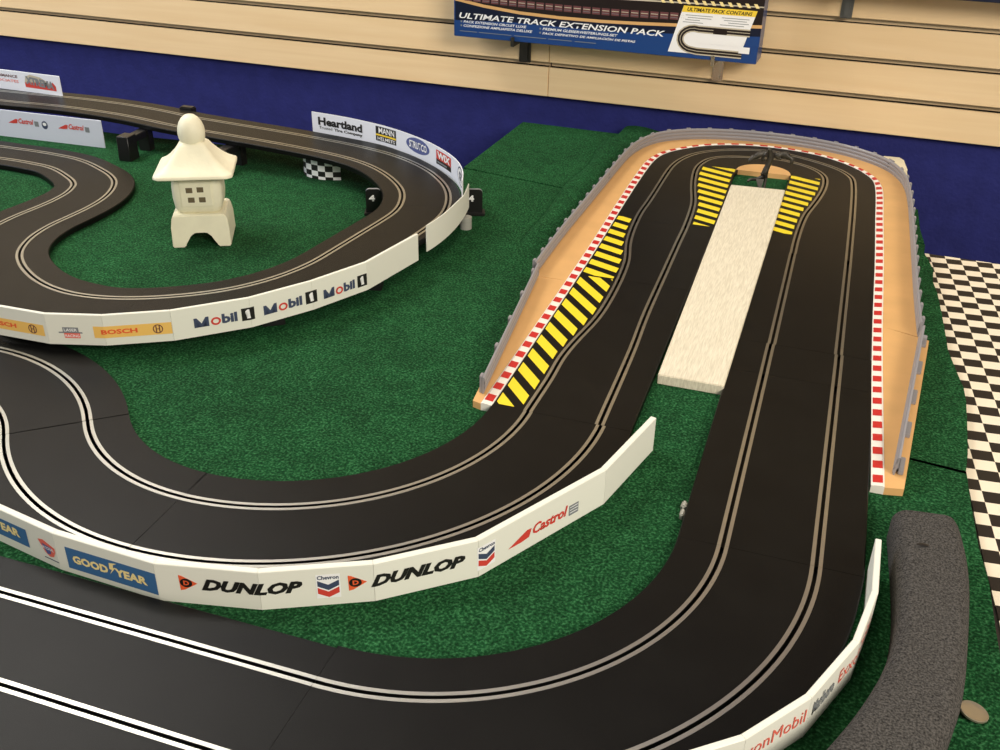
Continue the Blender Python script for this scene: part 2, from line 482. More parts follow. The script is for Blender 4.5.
# ------------------------------------------------------------------ tables
TYAW = Matrix.Translation(Vector((0, 1.528, 0))) @ Matrix.Rotation(-0.0314, 4, 'Z')
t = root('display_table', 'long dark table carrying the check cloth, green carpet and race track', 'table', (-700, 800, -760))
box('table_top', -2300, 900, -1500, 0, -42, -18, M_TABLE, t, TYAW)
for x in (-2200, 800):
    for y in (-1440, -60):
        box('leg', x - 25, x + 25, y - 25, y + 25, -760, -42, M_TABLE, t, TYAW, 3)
t = root('extension_table', 'low cream board on legs behind the main table under the hairpin', 'table', (-250, 1740, -760))
slab('table_top', [(-606, 1556), (136, 1532), (139, 1640), (126, 1936), (-597, 1945)], -30, -14.2, M_CREAM, t)
for x, y in ((-560, 1600), (90, 1590), (80, 1850), (-560, 1880)):
    box('leg', x - 15, x + 15, y - 15, y + 15, -760, -30, M_CREAM, t, None, 2)
o = slab('checkered_cloth', [(150, 1522), (158, 1365), (165, 1197), (176, 1100), (176, 930), (178.5, 905), (184, 803), (190, 735), (200, 600), (215, 300), (226, 60), (850, 60), (850, 1499), (150, 1523)], -17.9, -16.2, M_CHECK)
tag(o, 'black and white checkered cloth on the table right of the carpet', 'tablecloth')
# ------------------------------------------------------------------ carpets
right_edge = [(187, 60), (189, 500), (187, 640), (185, 700), (184, 759), (179, 803), (176, 870), (175, 921)]
right_edge2 = [(174.5, 926), (178, 960), (180.5, 1020), (182, 1070), (181, 1100), (175, 1140), (168, 1190), (166.5, 1240), (164, 1300), (161, 1360), (156, 1400), (158, 1440), (152, 1480), (147, 1500), (149, 1538)]
slit = [(-300, 940.5), (-341, 941.5), (-380, 943), (-428, 945), (-380, 949), (-341, 949.5), (-300, 942)]
poly = [(-2250, 60)] + right_edge + [(120, 928.5), (70, 930), (120, 932.5)] + right_edge2 + \
    [(-100, 1552), (-396, 1574), (-500, 1594), (-600, 1613), (-900, 1592), (-1284, 1566), (-1700, 1570), (-2250, 1590)]
o = slab('carpet', poly, -14.1, -8, M_CARPET)
tag(o, 'large green turf carpet covering most of the table, slit beside the white barrier', 'carpet')
poly = [(-611, 1622), (-500, 1600), (-398, 1579), (-100, 1557), (148, 1543), (143, 1600), (141, 1692), (118, 1700), (90, 1800), (-20, 1900), (-330, 1922), (-418, 1926), (-602, 1934)]
o = slab('carpet', poly, -14.1, -8, M_CARPET)
tag(o, 'back green carpet piece against the blue wall under the hairpin', 'carpet')
# a narrow strip bulging beside the left border
Lp = smoothp(catmull([(-409, 1300), (-414, 1358), (-411, 1417), (-414, 1500), (-419, 1587), (-413, 1655), (-409, 1715), (-416, 1777), (-421, 1840), (-406, 1900), (-402, 1962)], 6), 2)
Rp = smoothp(catmull([(-372, 1290), (-368, 1358), (-366, 1500), (-363, 1650), (-361, 1750), (-352, 1815), (-330, 1872), (-312, 1900), (-296, 1925), (-300, 1945), (-330, 1962)], 6), 2)
vs, fs = [], []
A_, B_ = resample(Lp, 14), resample(Rp, 14); n = min(len(A_), len(B_))
A_ = [at(Lp, cumlen(Lp), cumlen(Lp)[-1] * i / (n - 1)) for i in range(n)]; B_ = [at(Rp, cumlen(Rp), cumlen(Rp)[-1] * i / (n - 1)) for i in range(n)]
prof = [(0, -8.5), (0.02, -4.5), (0.10, -1.0), (0.3, 1.0), (0.6, 0.0), (0.9, -4.0), (1, -8.5)]
for i in range(n):
    k = min(1.0, i / 6 + 0.02)
    for f, z in prof: vs.append(V((A_[i][0] + (B_[i][0] - A_[i][0]) * f, A_[i][1] + (B_[i][1] - A_[i][1]) * f), -8.5 + (z + 8.5) * k))
m_ = len(prof)
for i in range(n - 1):
    for j in range(m_): fs.append((i * m_ + j, i * m_ + (j + 1) % m_, (i + 1) * m_ + (j + 1) % m_, (i + 1) * m_ + j))
fs += [tuple(range(m_)), tuple((n - 1) * m_ + j for j in range(m_))]
o = mesh('carpet', vs, fs, M_CARPET, smooth=True)
tag(o, 'narrow ridge of green carpet along the left guardrail of the hairpin', 'carpet')

# ------------------------------------------------------------------ flat track
# bottom straight, bottom curve, right leg
track('bottom straight section of black track in the near left corner', line((-760, 423), (-289.3, 423)), 39, -39, 75.5, -88)
track('far left end of the bottom straight track', line((-1120, 423), (-760.5, 423)), 39, -39, 75.5, -88)
P = arc(-289, 718, 295, -90, 0)
track('large black curve at the bottom right inside the oil-company barrier', P, 39, -39, 78, [-78 + 2 * min(1, i / 4, (len(P) - 1 - i) / 4) for i in range(len(P))])
track('right leg straight just above the bottom curve', line((6, 718.3), (6, 1038.7)), 39, -39, 78, -78)
track('short filler straight on the right leg beside the plank', line((6, 1039), (6, 1115.7)), 39, -39, 77, -79)
track('long straight on the right leg beside the plank', line((6, 1116), (5.5, 1411)), 38, -38, 76, -74)
# hairpin legs from measured lane lines
HO = [(-257, 868), (-256, 905), (-255, 950), (-256, 996), (-251, 1048), (-242.5, 1109), (-241, 1174), (-243, 1241), (-248, 1303), (-259, 1357), (-266, 1417), (-270, 1495), (-268, 1555), (-268, 1674), (-266, 1748), (-252, 1805), (-224, 1848), (-172, 1883), (-114, 1896), (-85, 1889), (-51, 1873), (-17, 1853), (11, 1830), (30, 1801), (38, 1765), (41.5, 1656), (43, 1492), (43.5, 1411), (44, 1300)]
HI = [(-180, 868), (-181, 910), (-182, 969), (-184, 1050), (-187, 1109), (-189, 1171), (-191, 1293), (-193, 1400), (-193.5, 1460), (-199, 1562), (-211, 1628), (-220, 1690), (-224, 1740), (-221, 1774), (-208, 1812), (-172, 1838), (-106, 1849), (-78, 1845), (-49, 1832), (-27, 1812), (-12, 1786), (-7, 1750), (-9, 1695), (-19, 1624), (-28, 1569), (-32, 1475), (-32, 1411), (-31, 1300)]
KI = [(-296, 868), (-297, 1281), (-302, 1501), (-304, 1700), (-300, 1777), (-285, 1823), (-245, 1872), (-200, 1902), (-142, 1918), (-90, 1918), (-33, 1905), (11, 1877), (42, 1845), (64, 1806), (72, 1770), (75, 1700), (76, 1599), (79, 1411), (80, 1170), (86, 857)]
INNER = [(-147, 860), (-152, 1500), (-158, 1712), (-158, 1745), (-150, 1778), (-132, 1803), (-108, 1810), (-84, 1800), (-70, 1776), (-66, 1745), (-68, 1712), (-71, 1500), (-72, 1411), (-72, 1300)]
HOs, HIs, KIs, INs = (smoothp(catmull(q, 6), 5) for q in (HO, HI, KI, INNER))
C = line((-217.2, 870.5), (-217.2, 1740), 12) + arc(-107, 1740, 110.2, 180, 0, 8)[2:-2] + [(3.2, 1740)] + line((3.2, 1730), (3.2, 1411), 12)
C = [(x, y if y <= 1740 else 1740 + (y - 1740) * 1.18) for x, y in C]
C = smoothp(C, 8)
NC = normals(C)
offs = [offset_at(C, NC, q, lo, hi) for q, lo, hi in ((HOs, 2, 90), (HIs, -75, 10), (KIs, 40, 130), (INs, -120, -20))]
def cut(i0, i1): return C[i0:i1], [o[i0:i1] for o in offs]
iy = lambda y: min(range(len(C) // 2), key=lambda i: abs(C[i][1] - y))
iy2 = lambda y: min(range(len(C) // 2, len(C)), key=lambda i: abs(C[i][1] - y))
breaks = [(0, iy(1231), 'left leg lane-change section with hazard stripes, lower half'), (iy(1231), iy(1468), 'left leg section with the upper tip of the hazard stripes'),
          (iy(1468), iy(1768), 'left leg top section with inner hazard stripes, left of the plank end'), (iy(1768), iy2(1768), 'hairpin bend of black track at the far end'),
          (iy2(1768), len(C) - 1, 'right leg top section with hazard stripes, right of the plank end')]
legs = []
for a, b, lab in breaks:
    P, (la, lb, el, er) = cut(a, b + 1)
    P = list(P)
    if a > 0: P[0] = tuple(P[0][k] + (P[1][k] - P[0][k]) * 0.02 for k in (0, 1))
    legs.append(track(lab, P, la, lb, el, er, N=NC[a:b + 1]))
# middle circuit: 90 degree curve, 45 degree curve, reverse curve, straight
P = arc(-506.6, 870.2, 289.4, 0, -90)
track('wide black curve inside the tyre-maker barrier at centre', P, -39, 39, -78, 70)
P = arc(-506.6, 831, 250, -90.1, -140.5)
track('curved track section at left centre, above the blue barrier panels', P, -39, 39, -78, 70)
P2 = arc(-865.6, 535, 215, 39.8, 90)
track('reverse curve section at the left edge below the upper loop', P2, -39, 39, -78, 78)
track('end of the middle circuit running out at the left edge', line((-866, 750), (-1200, 750)), -39, 39, -78, 78)
# hazard stripes: printed bars lying on the deck
def hazard(parent, left, right, y0, y1, pitch, slope, duty=0.55, base=True):
    """left(y), right(y): bounding x; bars run across with a slope"""
    bm = bmesh.new()
    k = y0 - abs(slope) * 120
    while k < y1 + abs(slope) * 120:
        pts = []
        n = 10
        # sloped bar clipped to the region by sampling across
        xs0 = min(left(y0), left(y1), left((y0 + y1) / 2)); xs1 = max(right(y0), right(y1), right((y0 + y1) / 2), right(y0 + .7 * (y1 - y0)))
        lo, hi = [], []
        N_ = 60
        run = []
        for i in range(N_ + 1):
            x = xs0 + (xs1 - xs0) * i / N_
            ya = k + slope * (x - xs0); yb = ya + pitch * duty
            ya, yb = max(ya, y0), min(yb, y1)
            ok = yb - ya > 0.3 and left((ya + yb) / 2) <= x <= right((ya + yb) / 2)
            if ok: run.append((x, ya, yb))
        if len(run) > 1:
            prev = None
            for x, ya, yb in run:
                cur = (bm.verts.new((x * MM, ya * MM, 0.25 * MM)), bm.verts.new((x * MM, yb * MM, 0.25 * MM)))
                if prev: bm.faces.new((prev[0], cur[0], cur[1], prev[1]))
                prev = cur
        k += pitch
    o = frombm('hazard_striping', bm, M_YELLOW, parent)
    o['label'] = 'yellow hazard bars printed on the black deck'
    return o
def xat(P, y, lo=None, hi=None):
    best = None
    for a, b in zip(P, P[1:]):
        if (a[1] - y) * (b[1] - y) <= 0 and a[1] != b[1]:
            x = a[0] + (b[0] - a[0]) * (y - a[1]) / (b[1] - a[1])
            if (lo is None or x >= lo) and (hi is None or x <= hi): best = x if best is None else best
    return best
gl = lambda y: (xat(KIs, y, hi=-200) or -297) + 2
hazard(legs[0], gl, lambda y: (xat(HOs, y, hi=-200) or -256) - 8, 874, 1229, 36.0, -1.15)
hazard(legs[1], gl, lambda y: (xat(HOs, y, hi=-200) or -266) - 8, 1233, 1466, 30.0, -0.42)
hazard(legs[2], lambda y: (xat(HIs, y, hi=-150) or -215) + 8, lambda y: (xat(INs, y, hi=-110) or -155) - 2, 1472, 1764, 29.0, -0.42)
hazard(legs[4], lambda y: (xat(INs, y, lo=-100) or -64) + 2, lambda y: (xat(HIs, y, lo=-60) or -20) - 8, 1484, 1764, 29.0, -0.42)

# ------------------------------------------------------------------ raised upper loop
LOOP = [(-1924,1524,40.0),(-1884,1525,40.0),(-1844,1526,40.0),(-1804,1526,40.0),(-1764,1527,40.0),(-1724,1528,40.0),(-1684,1529,40.0),(-1644,1530,40.0),(-1604,1530,40.0),(-1564,1531,40.0),(-1524,1533,40.0),(-1484,1534,40.0),(-1444,1538,40.0),(-1404,1541,40.0),(-1364,1542,40.0),(-1324,1541,40.0),(-1284,1539,40.0),(-1245,1535,40.0),(-1205,1529,40.0),(-1166,1521,40.0),(-1127,1513,40.0),(-1087,1508,40.0),(-1047,1503,40.1),(-1008,1499,40.1),(-968,1495,40.0),(-928,1491,39.8),(-888,1487,39.4),(-849,1482,39.0),(-809,1476,38.6),(-770,1468,38.2),(-732,1456,37.8),(-696,1438,37.3),(-664,1415,36.7),(-635,1387,36.1),(-611,1356,35.3),(-595,1319,34.2),(-588,1281,32.8),(-592,1241,31.5),(-598,1202,30.5),(-604,1162,29.6),(-610,1123,28.7),(-617,1083,27.6),(-630,1045,26.6),(-649,1011,25.5),(-675,980,24.3),(-706,956,22.8),(-742,937,20.9),(-779,924,18.6),(-818,917,16.2),(-858,917,13.9),(-897,925,11.9),(-934,940,10.1),(-968,960,8.4),(-1000,984,7.0),(-1028,1013,5.7),(-1048,1047,4.2),(-1061,1084,2.9),(-1066,1124,2.1),(-1064,1163,1.9),(-1063,1203,2.0),(-1068,1243,2.0),(-1081,1280,2.0),(-1102,1314,2.0),(-1132,1340,2.0),(-1166,1359,2.0),(-1202,1377,2.0),(-1240,1389,2.0),(-1280,1394,2.0),(-1320,1397,2.0),(-1360,1397,2.0),(-1400,1397,2.0),(-1440,1398,2.0),(-1480,1398,2.0),(-1520,1399,2.0),(-1560,1399,2.0),(-1600,1399,2.0),(-1640,1400,2.0),(-1680,1400,2.0),(-1720,1400,2.0)]
Lq = smoothp(catmull(LOOP, 5), 3)
Lx = [(p[0], p[1]) for p in Lq]; Lz = [p[2] for p in Lq]
ns = len(Lq)
key = [(0, 59), (110, 59), (118, 60), (131, 68), (150, 70), (190, 73), (226, 74), (240, 69), (250, 62), (258, 57), (267, 54), (314, 54)]
def spc(i):
    f = i * 314.0 / (ns - 1)
    for (a, u), (b, w) in zip(key, key[1:]):
        if f <= b: return u + (w - u) * (f - a) / (b - a)
    return key[-1][1]
sp = [spc(i) for i in range(ns)]
NLq = normals(Lx)
MOB = [(-960, 850), (-878, 806), (-806, 808), (-744, 827), (-680, 864), (-615, 925), (-570, 993), (-533, 1069), (-510, 1180)]
BLK = [(-505, 1198), (-501, 1225), (-499, 1260), (-500, 1300), (-505, 1345)]
HRT = [(-884, 1588), (-835, 1582), (-787, 1572), (-718, 1550), (-650, 1514), (-598, 1476), (-552, 1430), (-523, 1382), (-508, 1340)]
lim = [1e9] * ns
for q in (MOB, BLK, HRT):
    q = [(q[0][0] * 2 - q[1][0], q[0][1] * 2 - q[1][1])] + q + [(q[-1][0] * 2 - q[-2][0], q[-1][1] * 2 - q[-2][1])]
    for i in range(ns):
        o_ = offset_at(Lx[i:i + 1], NLq[i:i + 1], q, 20, 125)[0]
        if o_: lim[i] = min(lim[i], o_ - (6.0 if q[1] == MOB[0] else 2.0))
lb_ = [0.0] * ns; el_ = [min(s * 1.5, l) for s, l in zip(sp, lim)]
for _ in range(3): el_ = [min(el_[max(0, i - 1)], el_[i], el_[min(ns - 1, i + 1)]) if _ == 0 else (el_[max(0, i - 1)] + 2 * el_[i] + el_[min(ns - 1, i + 1)]) / 4 for i in range(ns)]
la_ = [min(s, e - 13) for s, e in zip(sp, el_)]; er_ = [-s * (0.42 if i < ns * .62 else 0.5) for i, s in enumerate(sp)]
for _ in range(12): er_ = [(er_[max(0, i - 1)] + 2 * er_[i] + er_[min(ns - 1, i + 1)]) / 4 for i in range(ns)]
loop_names = [(0, .2, 'raised back straight at far left, under the white flame-logo card'), (.2, .33, 'raised back straight behind the stone lantern'),
              (.33, .455, 'raised loop section sweeping past the tyre-company card'), (.455, .60, 'raised loop section at the front right, by the blank end of the barrier'), (.60, .735, 'front of the raised loop behind the motor-oil barrier'),
              (.735, .84, 'winding loop section descending left of the lantern'), (.84, 1.0, 'low inner track section at the left edge behind the lantern')]
for a, b, lab in loop_names:
    i0, i1 = int(a * (ns - 1)), int(b * (ns - 1)) + 1
    P = Lx[i0:i1]
    if i0: P = [tuple(P[0][k] + (P[1][k] - P[0][k]) * 0.03 for k in (0, 1))] + P[1:]
    track(lab, P, la_[i0:i1], lb_[i0:i1], el_[i0:i1], er_[i0:i1], Lz[i0:i1], N=NLq[i0:i1])

# ------------------------------------------------------------------ sand borders, kerbs, guardrails around the hairpin
RAILP = [(-312, 888), (-347, 1202), (-352, 1206), (-354, 1340), (-352, 1500), (-350, 1650), (-348, 1747), (-340, 1810), (-319, 1866), (-284, 1902), (-240, 1926), (-180, 1941), (-118, 1946), (-57, 1942), (5, 1924), (47, 1899), (75, 1874), (96, 1845), (112, 1802), (120, 1755), (124, 1690), (126, 1600), (129, 1320), (132, 1198), (133, 1190), (105, 882)]
RSa = smoothp(catmull(RAILP[2:24], 8), 6)
NK = normals(KIs)
kw = lambda y: 12.0 if y < 1740 else max(5.5, 12.0 - (y - 1740) * 0.055)
KO = [(p[0] + n[0] * kw(p[1]), p[1] + n[1] * kw(p[1])) for p, n in zip(KIs, NK)]
def between(P, f):  # slice helper
    return [p for p in P if f(p)]
def polyline_y(P, y, side):
    c = [k for k in range(len(P)) if (P[k][0] < -107) == (side < 0)]
    return min(c, key=lambda k: abs(P[k][1] - y))
def border(label, k0, k1, outer, group='sand coloured track borders'):
    ki, ko = KIs[k0:k1 + 1], KO[k0:k1 + 1]
    mid = ki[len(ki) // 2]
    r = root('track_border', label, 'track border', (mid[0], mid[1], -8), 0, group)
    n = max(8, int(cumlen(ki)[-1] / 10))
    Li, Lo, Lr = cumlen(ki), cumlen(ko), cumlen(outer)
    vs, fs = [], []
    for i in range(n + 1):
        a, b = at(ko, Lo, Lo[-1] * i / n), at(outer, Lr, Lr[-1] * i / n)
        vs += [V(a, -8), V(a, 0), V(b, 0), V(b, -8)]
    for i in range(n):
        for j in range(4): fs.append((i * 4 + j, i * 4 + (j + 1) % 4, i * 4 + 4 + (j + 1) % 4, i * 4 + 4 + j))
    fs += [(0, 1, 2, 3), tuple(n * 4 + j for j in range(4))]
    mesh('run_off', vs, fs, M_TAN, r)
    # kerb: raised white strip with red blocks
    vs, fs, ix = [], [], []
    for i in range(n + 1):
        a, b = at(ki, Li, Li[-1] * i / n), at(ko, Lo, Lo[-1] * i / n)
        vs += [V(a, -8), V(a, 0.2), V((a[0] * .2 + b[0] * .8, a[1] * .2 + b[1] * .8), 1.4), V(b, 0.6), V(b, -8)]
    for i in range(n):
        for j in range(5): fs.append((i * 5 + j, i * 5 + (j + 1) % 5, i * 5 + 5 + (j + 1) % 5, i * 5 + 5 + j)); ix.append(0)
    fs += [tuple(range(5)), tuple(n * 5 + j for j in range(5))]; ix += [0, 0]
    nb = int(round(Li[-1] / 25.5)); w = Li[-1] / nb
    for k in range(nb):
        s0, s1 = (k + 0.28) * w, (k + 0.80) * w
        q = []
        for s in (s0, s1):
            a = at(ki, Li, s); b = at(ko, Lo, s * Lo[-1] / Li[-1])
            for f, z in ((0.10, 0.65), (0.86, 1.75)): q.append(V((a[0] + (b[0] - a[0]) * f, a[1] + (b[1] - a[1]) * f), z))
        base = len(vs); vs += q; fs.append((base, base + 1, base + 3, base + 2)); ix.append(1)
    mesh('kerb', vs, fs, None, r, mats=[M_KWHITE, M_KRED], idx=ix)
    return r
def guardrail(label, P, post=40, group='grey guardrails around the hairpin', H=20, feet=False, lean=0.0):
    P = resample(P, 8)
    N = normals(P)
    mid = P[len(P) // 2]
    r = root('guardrail', label, 'guardrail', (mid[0], mid[1], 0), 0, group)
    zf = [(0, 0.1), (0, 2), (-1.4, 4), (-1.4, 6.5), (0, 8), (0, 9.2), (-1.4, 11), (-1.4, 13.5), (0, 15), (0, 16), (-1.4, 17.6), (-1.4, 20), (0, 22), (1.6, 22), (1.6, 0.1)]
    vs, fs = loft(P, N, lambda i: [(o + lean * z / 22, z * H / 22) for o, z in zf])
    bm = bmesh.new(); bv = [bm.verts.new(v) for v in vs]
    for f in fs: bm.faces.new([bv[i] for i in f])
    bmesh.ops.triangulate(bm, faces=[f for f in bm.faces if len(f.verts) > 4])
    frombm('rail', bm, M_GREY, r)
    L = cumlen(P); s = 5
    while s < L[-1]:
        p = at(P, L, s); q = at(P, L, s + 1) if s + 1 < L[-1] else p
        i = min(range(len(P)), key=lambda k: abs(L[k] - s)); n = N[i]; tx, ty = n[1], -n[0]
        M = Matrix(((tx, n[0], 0, p[0] * MM), (ty, n[1], 0, p[1] * MM), (0, 0, 1, 0), (0, 0, 0, 1)))
        bm = bmesh.new()
        if feet:
            bm_box(bm, -14, 14, lean + 2, lean + 7, 0.05, 4, M, .6); bm_box(bm, -8, 8, 1.5, lean + 2, 0.1, 4, M, .6)
        else:
            bm_box(bm, -4, 4, 1.5, 5, 0.05, H + 1, M, .6)
        frombm('post', bm, M_GREY, r)
        s += post
    return r
kl = lambda y: polyline_y(KIs, y, -1); kr = lambda y: polyline_y(KIs, y, 1)
rl = lambda y: polyline_y(RSa, y, -1); rr = lambda y: polyline_y(RSa, y, 1)
kt = min(range(len(KIs)), key=lambda i: abs(KIs[i][0] + 112) + (0 if KIs[i][1] > 1800 else 999)); rt = min(range(len(RSa)), key=lambda i: abs(RSa[i][0] + 118) + (0 if RSa[i][1] > 1800 else 999))
def out(P, d=8):
    N = normals(P); return [(p[0] + n[0] * d, p[1] + n[1] * d) for p, n in zip(P, N)]
RL0, RL1 = line((-312, 888), (-347, 1202), 20), line((133, 1190), (105, 882), 20)
border('lower left sand border with red and white kerb, beside the hazard stripes', kl(872), kl(1204), out(line((-310, 872), (-347, 1204), 20)))
border('upper left sand border behind the step in the left guardrail', kl(1205), kl(1641), out(RSa[:rl(1640) + 1], 3))
border('curved sand border at the far left of the hairpin', kl(1641), kt, out(RSa[rl(1640):rt + 1], 3))
border('curved sand border at the far right of the hairpin', kt, kr(1641), out(RSa[rt:rr(1640) + 1], 3))
border('upper right sand border beside the right leg', kr(1640), kr(1194), out(RSa[rr(1640):], 3))
border('lower right sand border with red and white kerb, ending above the foam bumper', kr(1193), kr(862), out(line((133, 1193), (103.5, 862), 20), 12))
guardrail('short grey guardrail on the lower left border', RL0, 72)
guardrail('long grey guardrail on the upper left border', RSa[:rl(1640)], 40)
guardrail('grey guardrail curving round the far left of the hairpin', RSa[rl(1640) - 1:rt], 40)
guardrail('grey guardrail curving across the far end, right of the figurine', RSa[rt - 1:rr(1850)], 40)
guardrail('grey guardrail on the far right corner of the hairpin', RSa[rr(1850) - 1:rr(1640)], 40)
guardrail('long grey guardrail on the upper right border', RSa[rr(1640) - 1:], 40)
guardrail('short grey guardrail with exposed feet on the lower right border', RL1, 72, feet=True, lean=2.0)
# inner border at the apex
ap = arc(-112, 0, 46, 180, 0, 6)
ap = [(-159, 1762)] + [(x, 1765 + y * 0.95) for x, y in ap] + [(-66, 1764)]
tag(slab('apex_border', ap, -8, 0.3, M_TAN), 'small half round sand piece inside the hairpin behind the figurine', 'track border')
# ------------------------------------------------------------------ plank between the legs
bm = bmesh.new()
bm_box(bm, -45, 45, -345, 345, -8, 4.0, Matrix.Translation(Vector((-0.1085, 1.325, 0))), 0.8)
for v in bm.verts:
    f = (v.co.y - 0.98) / 0.69; v.co.x = -0.1085 + (v.co.x + 0.1085) * (0.80 + 0.16 * f) + 0.0012 - 0.004 * f + (0.0008 if v.co.x > -0.1085 else 0)
    if v.co.y < 1.2: v.co.y += 0.009
    v.co.y += 0.07 * (v.co.x + 0.1085) * f
o = frombm('plank', bm, M_BOARD, smooth=True); tag(o, 'white painted wooden plank lying between the two legs of the hairpin', 'plank')

# ------------------------------------------------------------------ advertising barriers
G = 'white advertising barriers'
ch = [(-770, 600), (-700, 552), (-624, 521), (-549, 508), (-450, 504), (-368, 522), (-288, 562), (-220, 618), (-146, 752), (-121, 856)]
r, pn = barrier('white hinged barrier with tyre-maker adverts round the central curve', ch, -8, 38, 6, 1, G)
f = Face(ch, -8, -1, pn, 0.25)
def goodyear(f, a, b, h0, h1):
    f.rect(a, b, h0, h1, M_PBLUE)
    w = b - a; f.text('GOOD', a + w * .07, a + w * .47, h0 + 7, h0 + 15.5, M_PGOLD, bold=.05)
    f.text('YEAR', a + w * .54, a + w * .90, h0 + 7, h0 + 15.5, M_PGOLD, bold=.05)
    c = a + w * .505
    f.poly([(c - 2, h0 + 7), (c + 1, h0 + 12.5), (c - 1.5, h0 + 12.5), (c - 1, h0 + 19), (c + 7, h0 + 20.5), (c + 3, h0 + 18), (c + 2.5, h0 + 15), (c + 4.5, h0 + 15)], M_PGOLD, 'winged_foot_logo', .3)
goodyear(f, 118, 208.5, 9, 28); goodyear(f, 253, 342, 5.5, 27.5)
f.poly([(222, 24.5), (228, 26), (241, 21), (241, 17), (238, 11), (233, 9.5), (228, 13)], M_PPINK, 'shield_logo', .0)
f.poly([(226, 22), (237, 20), (235, 13), (231, 12)], M_POVAL, 'shield_logo', .2)
f.text('NATIONAL', 225, 240, 17, 20, M_PWHITE, e=.4, bold=.02)
f.rect(226, 243, 6.6, 7.6, M_PNAVY, 'caption_line')
def dunlop(f, a, b, h, sl=0):
    f.text('DUNLOP', a + 17, b, h, h + 12, M_PBLACK, bold=.055, shear=.35, slope=sl)
    f.poly([(a - 1, h + 13.5), (a + 1.5, h + 13.0), (a + 14, h + 6.2), (a + 3, h - 1), (a - .6, h - 2)], M_PORED, 'arrow_logo', .0)
    f.ellipse(a + 4.8, h + 6.2, 5, 4.4, M_PBLACK, 'arrow_logo', .25)
    f.text('D', a + 2.6, a + 7.4, h + 4, h + 8.6, M_PORED, e=.45, bold=.04)
dunlop(f, 362, 459.5, 15.2); dunlop(f, 496, 592, 15)
def chevron_logo(f, a, b, h0):
    w = b - a; c = (a + b) / 2
    f.rect(a - 1, b + 1, h0 - 1, h0 + 23, M_PWHITE, 'badge_ground', .0)
    f.text('Chevron', a, b, h0 + 18, h0 + 22, M_PNAVY, e=.3, bold=.03)
    f.poly([(a, h0 + 17), (c, h0 + 12.5), (b, h0 + 17), (b, h0 + 11.5), (c, h0 + 7), (a, h0 + 11.5)], M_PNAVY, 'badge_stripe', .2)
    f.poly([(a, h0 + 10), (c, h0 + 5.5), (b, h0 + 10), (b, h0 + 4), (c, h0 - .2), (a, h0 + 4)], M_PRED, 'badge_stripe', .2)
chevron_logo(f, 471, 488, 8.5); chevron_logo(f, 603.5, 621, 7.5)
def castrol(f, a, b, h, H=9, tail=.38, e=.1):
    w = b - a
    f.poly([(a, h), (a + w * tail * .35, h + H * .45), (a + w * tail * .8, h + H * 1.0), (a + w * tail, h + H * .95), (a + w * tail * .9, h + H * .1), (a + w * tail * .55, h - H * .02)], M_PRED, 'swoosh_logo', e)
    f.text('Castrol', a + w * (tail + .02), b, h + H * .1, h + H * 1.25, M_PRED, bold=.03, shear=.25, e=e + .2)
castrol(f, 637, 708, 11, 9.5)
f.rect(710, 722, 9.5, 20.5, M_PGREY, 'small_caption'); 
for q in (12, 15, 18): f.rect(711, 721, q, q + .8, M_PWHITE, 'caption_line', .2)

ch = [(-180, 352), (-115, 385), (-52, 436), (11, 487), (49, 538), (78, 604), (90, 665), (91.5, 733)]
r, pn = barrier('white hinged barrier with oil-company lettering round the bottom right curve', ch, -8, 38, 5, 1, G)
f = Face(ch, -8, -1, pn, 0.25); L = cumlen(ch)
f.text('ExxonMobil', L[4] - 76, L[4] - 3, 17, 29, M_PPINK, bold=0); f.text('Marlboro', L[4] + 6, L[4] + 38, 16, 29, M_PGREY, bold=.03)
f.text('ExxonMobil', L[4] + 45, L[4] + 118, 17, 29, M_PPINK, bold=0)

ch = [(-960, 850), (-878, 806), (-806, 808), (-744, 827), (-680, 864), (-615, 925), (-570, 993), (-533, 1069), (-510, 1180)]
r, pn = barrier('white hinged barrier with orange and motor-oil adverts along the front of the upper loop', ch, 8, 38, 4, 1, G)
f = Face(ch, 8, -1, pn, 0.25)
def bosch(f, a, b, h0, h1):
    w = b - a; f.rect(a, b, h0, h1, M_PORANGE)
    f.text('BOSCH', a + w * .10, a + w * .56, h0 + 4.5, h1 - 4, M_PORED, bold=.04)
    c, hh = a + w * .82, (h0 + h1) / 2
    f.ring(c, hh, 5.6, 5.6, 1.1, M_PMAROON, 'round_logo', .3); f.rect(c - 2.4, c - 1.2, hh - 4, hh + 4, M_PMAROON, 'round_logo', .3); f.rect(c + 1.2, c + 2.4, hh - 4, hh + 4, M_PMAROON, 'round_logo', .3); f.rect(c - 2, c + 2, hh - .5, hh + .5, M_PMAROON, 'round_logo', .3)
bosch(f, 76, 161, 9, 23); bosch(f, 218, 303.5, 9.5, 24)
f.rect(178, 205, 14.5, 16.2, M_PGREY, 'emblem'); f.rect(183, 201, 16, 22, M_PGREY, 'emblem', .1); f.rect(184, 202, 8.5, 14.8, M_PPINK, 'emblem', .1)
f.text('LASER', 184.5, 199.5, 17, 20.6, M_PWHITE, e=.4); f.text('RACING', 185, 201, 9.8, 13.2, M_PWHITE, e=.4)
